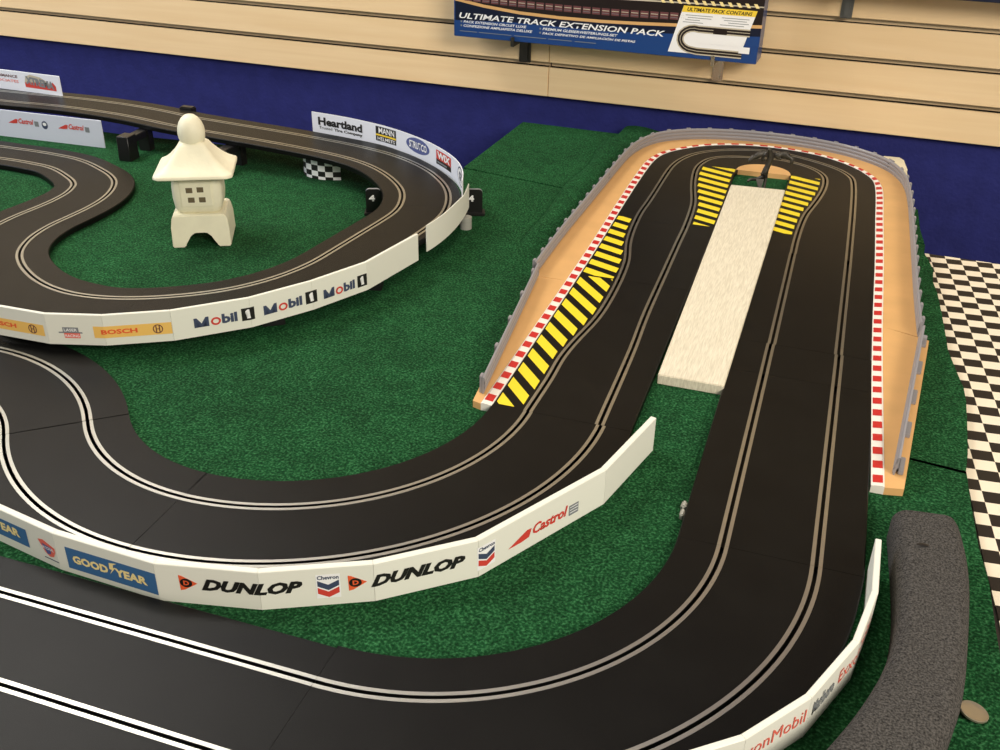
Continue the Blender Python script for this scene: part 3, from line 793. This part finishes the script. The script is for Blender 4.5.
def mobil(f, a, b, c, d, h):
    w = b - a
    f.poly([(a, h), (a + 3, h), (a + 3, h + 8), (a + w * .17 - .8, h), (a + w * .17 + .8, h), (a + w * .34 - 3, h + 8), (a + w * .34 - 3, h), (a + w * .34, h), (a + w * .34, h + 12), (a + w * .34 - 3.4, h + 12), (a + w * .17, h + 4.6), (a + 3.4, h + 12), (a, h + 12)], M_PNAVY, 'lettering', .3); f.ring(a + w * .50, h + 4.6, w * .115, 5.0, 2.3, M_PRED, 'red_letter', .3)
    f.text('bil', a + w * .64, b, h, h + 12.2, M_PNAVY, bold=.045)
    f.rect(c, d, h - 1.5, h + 14.5, M_PBLACK, 'number_block'); m = (c + d) / 2
    f.poly([(m - 1.8, h + 1), (m + 2.6, h + 1), (m + 2.6, h + 2.6), (m + 1.6, h + 2.6), (m + 1.6, h + 12.5), (m - .8, h + 12.5), (m - 3.2, h + 10.5), (m - 3.2, h + 8.8), (m - 1, h + 9.6), (m - 1, h + 2.6), (m - 1.8, h + 2.6)], M_PWHITE, 'numeral', .3)
mobil(f, 328, 377.5, 382.5, 398, 11.5); mobil(f, 409.5, 460, 465, 481, 11); mobil(f, 490.5, 538.5, 543, 558, 9)

ch0 = [(-884, 1588), (-835, 1582), (-787, 1572), (-718, 1550), (-650, 1514), (-598, 1476), (-552, 1430), (-523, 1382), (-508, 1340)]
ch = resample(smoothp(catmull(ch0, 8), 4), 5)
r, pn = barrier('curved white card with tyre-company lettering at the back of the upper loop', ch, 32, 38, 1.2, 1, G, hinged=False)
f = Face(ch, 32, -1, pn, 0.2)
f.text('Heartland', 13, 108, 16.5, 31, M_PBLACK, bold=.04); f.text('Tire Company', 46, 108, 8, 14.5, M_PBLACK, bold=.03); f.text('Trusted', 14, 42, 10, 15, M_PGREY)
f.rect(139, 188, 10, 35, M_PBLACK); f.text('MANN', 146, 184, 23.5, 33.5, M_PWHITE, bold=.02); f.rect(139, 188, 19, 22, M_PYELLOW, 'yellow_stripe', .2); f.text('HELMETS', 143, 185, 11.5, 17.5, M_PWHITE, bold=.01)
f.ellipse(248, 23.5, 33, 12.5, M_POVAL); f.text('STRUTCO', 223, 273, 17.5, 29.5, M_PWHITE, bold=.03)
f.rect(303, 357, 18, 33, M_PRED); f.text('WIX', 307, 353, 20, 31, M_PWHITE, bold=.05); f.rect(303, 357, 10, 18, M_PBLACK); f.rect(307, 341, 12.5, 15, M_PGREY, 'caption_line', .2)
f.ellipse(416, 22, 26, 14.5, M_PNAVY); f.ellipse(416, 22, 23, 12.5, M_PWHITE, e=.15); f.text('GT', 402, 430, 15, 29, M_PNAVY, e=.4, bold=.05)
ch = [(-1760, 1608), (-1700, 1608), (-1430, 1602)]
r, pn = barrier('white card with a flame logo at the far left behind the raised straight', ch, 40, 38, 1.2, 1, G, mat_=M_CARD)
f = Face(ch, 40, -1, pn, 0.2); o6 = 60
f.text('PERFORMANCE', 90 + o6, 168 + o6, 24.5, 30, M_PMAROON, bold=.02); f.text('ASSOCIATES', 96 + o6, 169 + o6, 15.5, 20.5, M_PPINK, bold=.01)
a = 184 + o6
f.poly([(a, 9), (a + 74, 8), (a + 74, 17), (a + 68, 24), (a + 62, 20), (a + 50, 22), (a, 19)], M_PRED, 'flame_logo'); f.poly([(a, 18), (a + 46, 22), (a + 60, 17), (a + 58, 22), (a + 40, 31), (a + 16, 34), (a + 4, 30)], M_PBUFF, 'flame_logo', .1)
f.text('XTREMA', a + 3, a + 70, 16, 31, M_PGREY, bold=.06, e=.3, slope=-6)
ch = [(-1700, 1468), (-1640, 1470), (-1251, 1483)]
r, pn = barrier('grey-white panel with red oil logos under the raised straight at left', ch, -8, 50, 1.5, 1, G, mat_=M_PANEL)
f = Face(ch, -8, -1, pn, 0.2); L = cumlen(ch)[1]
for a in (187, 295):
    castrol(f, L + a, L + a + 56, 27, 8.5, .4); f.rect(L + a + 58, L + a + 67, 25.5, 35, M_PGREY, 'small_caption')
for a in (162, 267): f.ellipse(L + a, 30, 6.5, 7.5, M_PNAVY); f.ellipse(L + a, 31.5, 4, 3, M_PWHITE, e=.2)
ch0 = [(-505, 1198), (-501, 1225), (-499, 1260), (-500, 1300), (-505, 1345), (-512, 1382)]
ch = resample(smoothp(catmull(ch0, 6), 2), 4); nb = len(ch)
hts = [38 - 4 * math.exp(-((i / nb - 0.78) / 0.16) ** 2) + 3 * math.exp(-((i / nb - 0.05) / .1) ** 2) * 0 for i in range(nb)]
c0 = ch[nb // 2]
r, pn = barrier('short blank cream card beside the number block at the right of the loop', ch, 14, hts, 1.2, 1, G, hinged=False, mat_=M_WHITE)

# ------------------------------------------------------------------ stone lantern
LM = Matrix.Translation(Vector((-0.8475, 1.182, -0.008))) @ Matrix.Rotation(math.radians(27), 4, 'Z') @ Matrix.Diagonal((1, 1, 1.215, 1))
r = root('garden_lantern', 'cream ceramic pagoda lantern standing on the carpet inside the upper loop', 'garden lantern', (-847.5, 1182, -8), math.radians(27))
def xf(bm): bmesh.ops.transform(bm, matrix=LM, verts=bm.verts[:])
front = [(-37, 0), (-21, 0), (-18, 8), (-14, 14), (-8, 15.5), (-5, 18.5), (5, 18.5), (8, 15.5), (14, 14), (18, 8), (21, 0), (37, 0), (36.5, 24), (34.5, 35), (32, 38), (-32, 38), (-34.5, 35), (-36.5, 24)]
bm = bmesh.new()
ring = []
for y in (-1, 1):
    ring.append([bm.verts.new(Vector((x * 1.09, y * (39 - 5 * max(0, z) / 39), z)) * MM) for x, z in front])
nf = len(front)
for i in range(nf): bm.faces.new((ring[0][i], ring[0][(i + 1) % nf], ring[1][(i + 1) % nf], ring[1][i]))
for q in ring: bm.faces.new(q)
bmesh.ops.bevel(bm, geom=bm.edges[:], offset=1.3 * MM, segments=2, affect='EDGES', clamp_overlap=True)
xf(bm); frombm('pedestal', bm, M_CERAMIC, r, smooth=True, sharp=50)
def square_loft(levels, n=10, p=6.0):
    bm = bmesh.new(); rings = []
    m = n * 4
    for hx, hy, z in levels:
        rg = []
        for k in range(m):
            a = 2 * math.pi * (k + .5) / m; c, s = math.cos(a), math.sin(a)
            d = (abs(c) ** p + abs(s) ** p) ** (1 / p)
            rg.append(bm.verts.new(Vector((hx * c / d, hy * s / d, z)) * MM))
        rings.append(rg)
    for a, b in zip(rings, rings[1:]):
        for k in range(m): bm.faces.new((a[k], a[(k + 1) % m], b[(k + 1) % m], b[k]))
    bm.faces.new(rings[0]); bm.faces.new(rings[-1])
    return bm
bm = square_loft([(27, 24, 38), (30, 27, 39.5), (33, 29, 46), (34.5, 30, 56), (34.5, 30, 68), (33.5, 29, 77), (32, 28, 86)], 10, 7); xf(bm)
ch_ = frombm('lantern_chamber', bm, M_CERAMIC, r, smooth=True, sharp=50)
bm = bmesh.new(); bm_box(bm, -22, 22, -31.4, -28.5, 47, 78, None, 1.2); xf(bm); fr = frombm('front_panel', bm, M_CERAMIC, r, smooth=True)
for x, z in ((-9, 67), (6, 67.5), (-7.5, 55.5), (7.5, 55.5)):
    bm = bmesh.new(); bm_box(bm, x - 4.5, x + 4.5, -31.7, -30, z - 3.1, z + 3.1, None, .25); xf(bm)
    frombm('window_opening', bm, M_HOLE, r)
bm = square_loft([(30, 27, 83), (52, 48, 83.4), (53.5, 49.5, 84.2), (53.5, 49.5, 86.6), (52, 48, 88), (44, 42, 91.5), (37, 35, 96.5), (30, 29, 102.5), (24, 23, 109), (19.5, 19, 114.5), (14, 14, 118)], 12, 14); xf(bm)
frombm('roof', bm, M_CERAMIC, r, smooth=True, sharp=50)
bm = bmesh.new(); rings = []
for rad, z in ((13.5, 113), (16, 117), (18, 121.5), (18.6, 127), (18, 133), (15.5, 139), (11.5, 143.8), (6.5, 147), (0.6, 148)):
    rings.append([bm.verts.new(Vector((rad * math.cos(2 * math.pi * k / 28), rad * math.sin(2 * math.pi * k / 28), z)) * MM) for k in range(28)])
for a, b in zip(rings, rings[1:]):
    for k in range(28): bm.faces.new((a[k], a[(k + 1) % 28], b[(k + 1) % 28], b[k]))
bm.faces.new(rings[0]); bm.faces.new(rings[-1]); xf(bm); frombm('finial', bm, M_CERAMIC, r, smooth=True, sharp=60)

# ------------------------------------------------------------------ supports under the loop
def local(cx, cy, deg): return Matrix.Translation(Vector((cx * MM, cy * MM, 0))) @ Matrix.Rotation(math.radians(deg), 4, 'Z')
def pier(label, cx, cy, deg, ztop, reach=70, w=30):
    M = local(cx, cy, deg)
    r = root('track_support', label, 'track support', (cx, cy, -8), 0, 'black supports under the raised loop')
    bm = bmesh.new()
    vs = bm_box(bm, -w / 2, w / 2, -13, 13, -8, ztop, None)
    for v in vs:
        if v.co.z < 0: v.co.x *= 1.1; v.co.y *= 1.08
    bmesh.ops.bevel(bm, geom=bm.edges[:], offset=1 * MM, segments=1, affect='EDGES')
    bmesh.ops.transform(bm, matrix=M, verts=bm.verts[:]); frombm('pillar', bm, M_BLACK, r, smooth=True)
    bm = bmesh.new(); bm_box(bm, -w / 2 + 2, w / 2 - 2, 8, reach, min(ztop, 31) - 12, min(ztop, 31) - .5, M, 1); frombm('arm', bm, M_BLACK, r, smooth=True)
    bm = bmesh.new(); bm_box(bm, -w / 2, w / 2, reach, reach + 16, -8, min(ztop, 31) - .5, M, 1); frombm('pillar', bm, M_BLACK, r, smooth=True)
pier('black support pillar standing beside the grey-white panel at far left', -1172, 1446, 4, 35, 50, 22)
box('clip', -1172, -1144, 1606, 1622, 30, 45, M_BLACK, bpy.data.objects['track_support'], None, 2)
pier('black support in the dark behind the lantern under the back straight', -985, 1440, -4, 31, 46, 25)
pier('black support foot peeking out below the middle of the motor-oil barrier', -615, 972, 125, 6, 30, 18)
pier('black support foot peeking out below the right end of the motor-oil barrier', -546, 1108, 105, 8, 30, 18)
M = local(-595, 1386, 21)
r = root('track_support', 'black loop support with a number four plate at either side of the track', 'track support', (-595, 1386, -8), math.radians(21), 'black supports under the raised loop')
box('crossbar', -80, 96, -2, 16, -8, 17, M_BLACK, r, M, 1)
for x0, x1 in ((-82, -58), (69, 97)):
    bm = bmesh.new()
    cr_ = 6; pts = [(x0, -6), (x1, -6), (x1, 27)] + [(x1 - cr_ + cr_ * math.cos(a), 27 + cr_ * math.sin(a)) for a in (.4, .8, 1.2, 1.57)] + [(x0 + cr_ + cr_ * math.cos(a), 27 + cr_ * math.sin(a)) for a in (1.6, 2.0, 2.4, 2.8, 3.14)]
    a = [bm.verts.new(Vector((x, -8, z)) * MM) for x, z in pts]; b = [bm.verts.new(Vector((x, -3, z)) * MM) for x, z in pts]
    bm.faces.new(a); bm.faces.new(b)
    for k in range(len(pts)): bm.faces.new((a[k], a[(k + 1) % len(pts)], b[(k + 1) % len(pts)], b[k]))
    bmesh.ops.transform(bm, matrix=M, verts=bm.verts[:]); pl = frombm('number_plate', bm, M_BLACK, r)
    bm = bmesh.new(); bm_box(bm, x0 - 3, x1 + 4, -14, 10, -8, -4, M, 1); frombm('foot', bm, M_BLACK, r, smooth=True)
    bm = bmesh.new()
    for q0, q1 in zip(pts[2:], pts[3:]):
        bm.faces.new([bm.verts.new(Vector((q[0], y, q[1] + .3)) * MM) for q, y in ((q0, -8.3), (q1, -8.3), (q1, -3), (q0, -3))])
    bmesh.ops.transform(bm, matrix=M, verts=bm.verts[:]); e_ = frombm('plate_edge', bm, M_PGREY, pl)
    p0 = M @ Vector((x0 * MM, -8 * MM, 0)); p1 = M @ Vector((x1 * MM, -8 * MM, 0))
    ff = Face([(p0.x / MM, p0.y / MM), (p1.x / MM, p1.y / MM)], 0, -1, [pl], 0.3)
    wd = x1 - x0; c = 9 if x0 < 0 else 10
    ff.text('4', c - 4, c + 5, 14, 24, M_PWHITE, bold=.05)
bm = bmesh.new()
for z0, z1, rad in ((-8, 2, 9), (2, 3.2, 8.2), (3.2, 10, 9)):
    bmesh.ops.create_cone(bm, cap_ends=True, segments=24, radius1=rad * MM, radius2=rad * MM, depth=(z1 - z0) * MM, matrix=Matrix.Translation(Vector((-0.506, 1.352, (z0 + z1) / 2 * MM))))
tag(frombm('spool', bm, M_CLIP, smooth=True), 'small pale plastic spool on the carpet under the blank cream card', 'spool')
# checkered scrap under the back straight
pts = catmull([(-850, 1486), (-838, 1476), (-815, 1471), (-796, 1473), (-778, 1481)], 4)
P = resample(pts, cumlen(pts)[-1] / 12); N = normals(P)
rows = [-8, -3, 1, 6, 11, 16, 21, 26]; vs, fs, ix = [], [], []
for p, n in zip(P, N):
    for z in rows: vs.append(V((p[0] - n[0] * 0, p[1]), z))
nr = len(rows)
for i in range(len(P) - 1):
    for j in range(nr - 1):
        fs.append((i * nr + j, (i + 1) * nr + j, (i + 1) * nr + j + 1, i * nr + j + 1)); ix.append((i // 2 + (j + 1) // 2 + (1 if True else 0)) % 2)
o = mesh('checkered_card', vs, fs, None, mats=[M_PWHITE, M_PBLACK], idx=ix)
sd = o.modifiers.new('thickness', 'SOLIDIFY'); sd.thickness = 0.0012; sd.offset = 1
tag(o, 'small curled black and white checkered card under the back straight', 'card')

tag(slab('board_offcut', [(82, 1922), (84, 1930), (111, 1931), (118, 1918), (124, 1862), (114, 1856), (96, 1880)], -14.1, 4, M_CREAM), 'cream board corner showing behind the far right guardrail', 'board')
# ------------------------------------------------------------------ foam bumper, coin, clip
P = resample(catmull([(127, 795), (130.5, 762), (132.5, 715), (131, 656), (125, 600), (113.5, 555), (96, 513), (69, 467), (32, 427), (-20, 396)], 8), 7); N = normals(P); L = cumlen(P)
W_, H_, R_ = 27, 37, 13
base = []
for cx, cz, a0 in ((-(W_ - R_), H_ - R_, 180), (W_ - R_, H_ - R_, 90)):
    for k in range(7):
        a = math.radians(a0 - 90 * k / 6); base.append((cx + R_ * math.cos(a), cz + R_ * math.sin(a)))
base = [(-W_ + 2, 0), (-W_, 4)] + base + [(W_, 4), (W_ - 2, 0)]
def prof(i):
    s = L[i]; k = 1.0 if s > 12 else math.sqrt(max(0, 1 - ((12 - s) / 12) ** 2)) * .22 + .78
    w = 1.0 + 0.05 * math.sin(s * .03)
    return [(o * k * w, -8 + z * (k if z > 5 else 1)) for o, z in base]
vs, fs = loft(P, N, prof)
o = mesh('foam_bumper', vs, fs, M_FOAM, smooth=True)
o['label'] = 'curved charcoal foam bumper lying on the carpet at the bottom right corner'; o['category'] = 'bumper'
bm = bmesh.new(); bmesh.ops.create_uvsphere(bm, u_segments=16, v_segments=8, radius=1, matrix=Matrix.Translation(Vector((.1235, .7385, 0.0282))) @ Matrix.Rotation(.3, 4, 'Z') @ Matrix.Diagonal((0.0062, 0.0035, 0.0016, 1)))  # black oval laid on the foam stands in for the shade in a dimple
h_ = frombm('nick', bm, M_BLACK, o, smooth=True); h_['label'] = 'black oval painted as the shade of a small foam dimple'
bm = bmesh.new(); MC = Matrix.Translation(Vector((.1625, .599, -0.0047))) @ Matrix.Rotation(math.radians(9), 4, 'Y') @ Matrix.Rotation(math.radians(-4), 4, 'X')
rings = []
for rad, z in ((9.4, -.9), (10.2, -.7), (10.2, .7), (9.6, .95), (9, .7), (4, .75), (0.5, .8)):
    rings.append([bm.verts.new(Vector((rad * math.cos(2 * math.pi * k / 40), rad * math.sin(2 * math.pi * k / 40), z)) * MM) for k in range(40)])
for a, b in zip(rings, rings[1:]):
    for k in range(40): bm.faces.new((a[k], a[(k + 1) % 40], b[(k + 1) % 40], b[k]))
bm.faces.new(rings[0]); bm.faces.new(rings[-1]); bmesh.ops.transform(bm, matrix=MC, verts=bm.verts[:])
tag(frombm('coin', bm, M_COIN, smooth=True), 'silver coin resting on the carpet beside the foam bumper', 'coin')
bm = bmesh.new(); bm_box(bm, -76.5, -72.5, 752, 762, -8, -1.5, None, 1); bm_box(bm, -77.5, -72.5, 764, 774, -8, -0.5, None, 1.5)
tag(frombm('track_clip', bm, M_CLIP, smooth=True), 'small pale clip tucked under the left edge of the right leg track', 'clip')

# ------------------------------------------------------------------ metal figurine
def skin(name, pts, edges, radii, material, M, parent=None, rootv=0):
    me = bpy.data.meshes.new(name); me.from_pydata([Vector(p) * MM for p in pts], edges, [])
    o = bpy.data.objects.new(name, me); COL.objects.link(o)
    md = o.modifiers.new('skin', 'SKIN'); md.use_smooth_shade = True
    for i, rr_ in enumerate(radii):
        sv = me.skin_vertices[0].data[i]; sv.radius = (rr_ * 1.5 * MM, rr_ * 1.5 * MM); sv.use_root = (i == rootv)
    s2 = o.modifiers.new('sub', 'SUBSURF'); s2.levels = 1; s2.render_levels = 1
    dg = bpy.context.evaluated_depsgraph_get()
    m2 = bpy.data.meshes.new_from_object(o.evaluated_get(dg)); bpy.data.objects.remove(o); bpy.data.meshes.remove(me)
    m2.name = name; m2.transform(M); m2.materials.clear(); m2.materials.append(material)
    for p in m2.polygons: p.use_smooth = True
    return link(name, m2, parent)
FM = Matrix.Translation(Vector((-0.1115, 1.696, -0.008))) @ Matrix.Rotation(math.radians(12), 4, 'Z')
r = root('figurine', 'dark metal winged figurine perched between the plank and the hairpin', 'figurine', (-111.5, 1696, -8), math.radians(12))
fp = [(7, 2, 32), (11, 2, 44), (13, 2, 54), (11, -1, 62), (9, -3, 69), (6, -7, 72), (5, 0, 22), (-4, 2, 17), (-16, 4, 15), (-20, 0, 12), (10, 4, 20), (9, 0, 8), (8, -5, 2)]
fe = [(0, 1), (1, 2), (2, 3), (3, 4), (4, 5), (0, 6), (6, 7), (7, 8), (8, 9), (0, 10), (10, 11), (11, 12)]
skin('body', fp, fe, [3.6, 3.2, 4.6, 2.4, 3.0, 1.6, 2.8, 2.2, 1.8, 1.2, 2.2, 1.6, 2.2], M_PEWTER, FM, r)
for pts_ in ([(8, 2, 57), (0, 3, 62), (-9, 2, 60), (-17, 0, 54), (-23, -3, 47), (-12, 1, 51), (-3, 2, 50)], [(17, 2, 57), (25, 3, 60), (34, 2, 61), (42, 0, 64), (48, -2, 55), (46, -3, 46), (30, 1, 52)]):
    skin('wing', pts_, [(0, 1), (1, 2), (2, 3), (3, 4), (2, 5), (0, 6)] if pts_[0][0] < 10 else [(0, 1), (1, 2), (2, 3), (2, 4), (4, 5), (1, 6)], [4.2, 3.4, 3.6, 2.8, 1.8, 2.0, 2.2] if pts_[0][0] < 10 else [4.2, 3.4, 3.6, 2.2, 3.0, 1.8, 2.4], M_PEWTER, FM, r)
bm = bmesh.new()
tri = [(-7, -4, 19), (6, -4, 19), (2, -14, 2), (-1, -14, 1)]
a = [bm.verts.new(Vector(q) * MM) for q in tri]; b = [bm.verts.new(Vector((q[0], q[1] + 3, q[2])) * MM) for q in tri]
bm.faces.new(a); bm.faces.new(b)
for k in range(4): bm.faces.new((a[k], a[(k + 1) % 4], b[(k + 1) % 4], b[k]))
bmesh.ops.transform(bm, matrix=FM, verts=bm.verts[:]); frombm('tail', bm, M_PEWTER, r)

# ------------------------------------------------------------------ brackets and boxes on the slatwall
def wl(x, y, z): return WROT @ Vector((x * MM, y * MM, z * MM))
def bracket(label, x, z0, z1, reach, material, w=20):
    r = root('slatwall_bracket', label, 'bracket', (x, WY(x), z0), 0, 'metal brackets on the slatwall')
    bm = bmesh.new(); vs = bm_box(bm, x - w / 2, x + w / 2, -4, -0.2, z0, z1, None, 1.2); bmesh.ops.transform(bm, matrix=WROT, verts=bm.verts[:]); frombm('back_plate', bm, material, r, smooth=True)
    bm = bmesh.new(); bm_box(bm, x - w / 2 + 5, x + w / 2 - 5, -9, -3, z0 + 3, z1, None, 1); bmesh.ops.transform(bm, matrix=WROT, verts=bm.verts[:]); frombm('stiffener', bm, material, r, smooth=True)
    bm = bmesh.new(); bm_box(bm, x - 3, x + 3, -reach, -3, z1 - 10, z1 - 2, None, .8); bmesh.ops.transform(bm, matrix=WROT, verts=bm.verts[:]); frombm('arm', bm, material, r, smooth=True)
    bm = bmesh.new(); bm_box(bm, x - 3.5, x + 3.5, -reach - 4, -reach, z1 - 10, z1 + 8, None, .8); bmesh.ops.transform(bm, matrix=WROT, verts=bm.verts[:]); frombm('lip', bm, material, r, smooth=True)
bracket('dark metal bracket under the left half of the boxed pack', -615, 99, 153, 76, mat('dark_chrome', (92, 90, 88), 0.3, metal=0.9), 24)
bracket('shiny metal bracket under the right end of the boxed pack', -234, 101, 153, 76, M_CHROME, 20)
bracket('grey metal bracket at the top edge, right of the boxed pack', -24, 230, 284, 76, mat('grey_metal', (120, 122, 122), 0.35, metal=0.8), 20)
def carton(label, x0, x1, z0, z1, d0, d1, material):
    r = root('carton', label, 'box', ((x0 + x1) / 2, WY((x0 + x1) / 2, -40), z0), 0, 'boxed sets on the slatwall')
    return r, box('box_body', x0, x1, -d0, -d1, z0, z1, material, r, WROT, 0.8)
r, body = carton('wide dark blue boxed track extension pack hanging on the slatwall', -737, -158, 152.4, 430, 74, 12, M_BOXBLUE)
carton('dark box seen only by its bottom edge at the top right corner', -120, 420, 283.4, 520, 74, 12, M_BOXNAVY)
yb = lambda x: 1886 - 0.0314 * x
f = Face([(-737, yb(-737)), (-158, yb(-158))], 152, -1, [body], 0.15)
T_ = 579
arc_ = [(0, 66), (60, 57), (132, 50.5), (210, 48), (290, 48), (360, 50), (430, 53), (500, 57), (T_, 62)]
up_ = [(x, y + 5.5) for x, y in arc_]
f.poly([(1, 14)] + [(T_ - 1, 30)] + [(T_ - 1, 62)] + arc_[::-1][1:-1] + [(1, 66)], M_BOXBLUE, 'print_panel', .05)
lo_ = [(1, 30), (120, 26 + 9), (300, 34), (420, 40), (T_ - 1, 48)]
f.poly(lo_ + [(T_ - 1, 62)] + arc_[::-1][1:-1] + [(1, 66)], M_BOXNAVY, 'print_panel', .15)
f.poly([(1, 66)] + arc_[1:-1] + [(T_ - 1, 62), (T_ - 1, 250), (1, 250)], M_BOXDARK, 'print_picture', .2)
f.poly(arc_ + up_[::-1], M_TAN, 'printed_run_off', .3)
for k in range(24):
    a = 20 + k * 18; yy = 58 + 6 * ((a - 250) / 250) ** 2
    f.rect(a, a + 15, yy + 4, yy + 16, M_PMAROON, 'printed_guardrail', .3); f.rect(a + 1, a + 14, yy + 11, yy + 12.2, M_PBUFF, 'printed_guardrail', .4); f.rect(a + 1, a + 14, yy + 7, yy + 7.7, M_PGREY, 'printed_guardrail', .4)
f.poly([(1, 70), (150, 88), (380, 92), (T_ - 1, 96), (T_ - 1, 98), (380, 94.5), (150, 91), (1, 74)], M_PBUFF, 'printed_lane', .3)
for k in range(12):
    a = 400 + k * 15; f.poly([(a, 92 + k * .2), (a + 6, 92 + k * .2), (a + 1, 99 + k * .2), (a - 5, 99 + k * .2)], M_PGOLD, 'printed_chevron', .35)
f.rect(200, 330, 95, 112, M_PRED, 'printed_car', .3); f.rect(60, 130, 98, 115, M_PBUFF, 'printed_car', .3)
f.text('ULTIMATE TRACK EXTENSION PACK', 9, 410, 34.5, 45, M_PWHITE, bold=.02, shear=.25, slope=-1)
f.text('PACK EXTENSION CIRCUIT LUXE', 18, 146, 26.4, 31, M_PWHITE, bold=.02, shear=.25); f.text('CONFEZIONE AMPLIAPISTA DELUXE', 18, 158, 19, 23.6, M_PWHITE, bold=.02, shear=.25)
f.text('PREMIUM GLEISERWEITERUNGS-SET', 178, 323, 26, 30.6, M_PWHITE, bold=.02, shear=.25); f.text('PACK DEFINITIVO DE AMPLIACIÓN DE PISTAS', 178, 357, 18.4, 23.4, M_PWHITE, bold=.02, shear=.25)
for a, y in ((12, 27), (12, 19.6), (172, 26.6), (172, 19.2)): f.rect(a, a + 3, y, y + 3.4, M_PGREY, 'bullet', .3)
for a, b in ((10, 46), (50, 116), (122, 186), (190, 236), (242, 283)): f.rect(a, b, 10.4, 11.6, M_PGREY, 'caption_line', .3)
f.poly([(418, 9), (546, 9), (568, 90), (439, 90)], M_PWHITE, 'inset_card', .4)
f.poly([(436.5, 79), (565.5, 80), (568, 90), (439, 90)], M_PYELLOW, 'inset_header', .5)
f.text('ULTIMATE PACK CONTAINS', 446, 560, 81.3, 87.5, M_PBLACK, bold=.02, shear=.25, e=.7)
for a, b, y in ((444, 492, 74), (448, 490, 70), (440, 476, 62), (444, 470, 66), (508, 556, 74), (512, 552, 70), (506, 548, 62), (520, 556, 66)): f.rect(a, b, y, y + 1, M_PGREY, 'caption_line', .6)
oval = [(560, 52), (470, 52)] + [(462 + 22 * math.cos(math.radians(q)) * 1.1, 34 + 19 * math.sin(math.radians(q))) for q in range(90, 271, 20)] + [(470, 14), (550, 14)]
def strip(pts, w, material, e):
    N_ = normals(pts); bm = bmesh.new()
    a = [bm.verts.new((p[0] + n[0] * w, p[1] + n[1] * w, 0)) for p, n in zip(pts, N_)]; b = [bm.verts.new((p[0] - n[0] * w, p[1] - n[1] * w, 0)) for p, n in zip(pts, N_)]
    for k in range(len(pts) - 1): bm.faces.new((a[k], a[k + 1], b[k + 1], b[k]))
    f.put('printed_track', bm, material, body, e)
strip(oval, 6.5, M_PBUFF, .55); strip([(p[0], p[1]) for p in oval], 4.2, M_BOXDARK, .65); strip(oval, .5, M_PBUFF, .75)
f.poly([(470, 28), (548, 28), (552, 40), (470, 40)], M_PWHITE, 'printed_plank', .7)
f.rect(496, 520, 46, 55, M_BOXDARK, 'printed_track', .8); f.rect(544, 563, 17, 28, M_PWHITE, 'price_tag', .9)
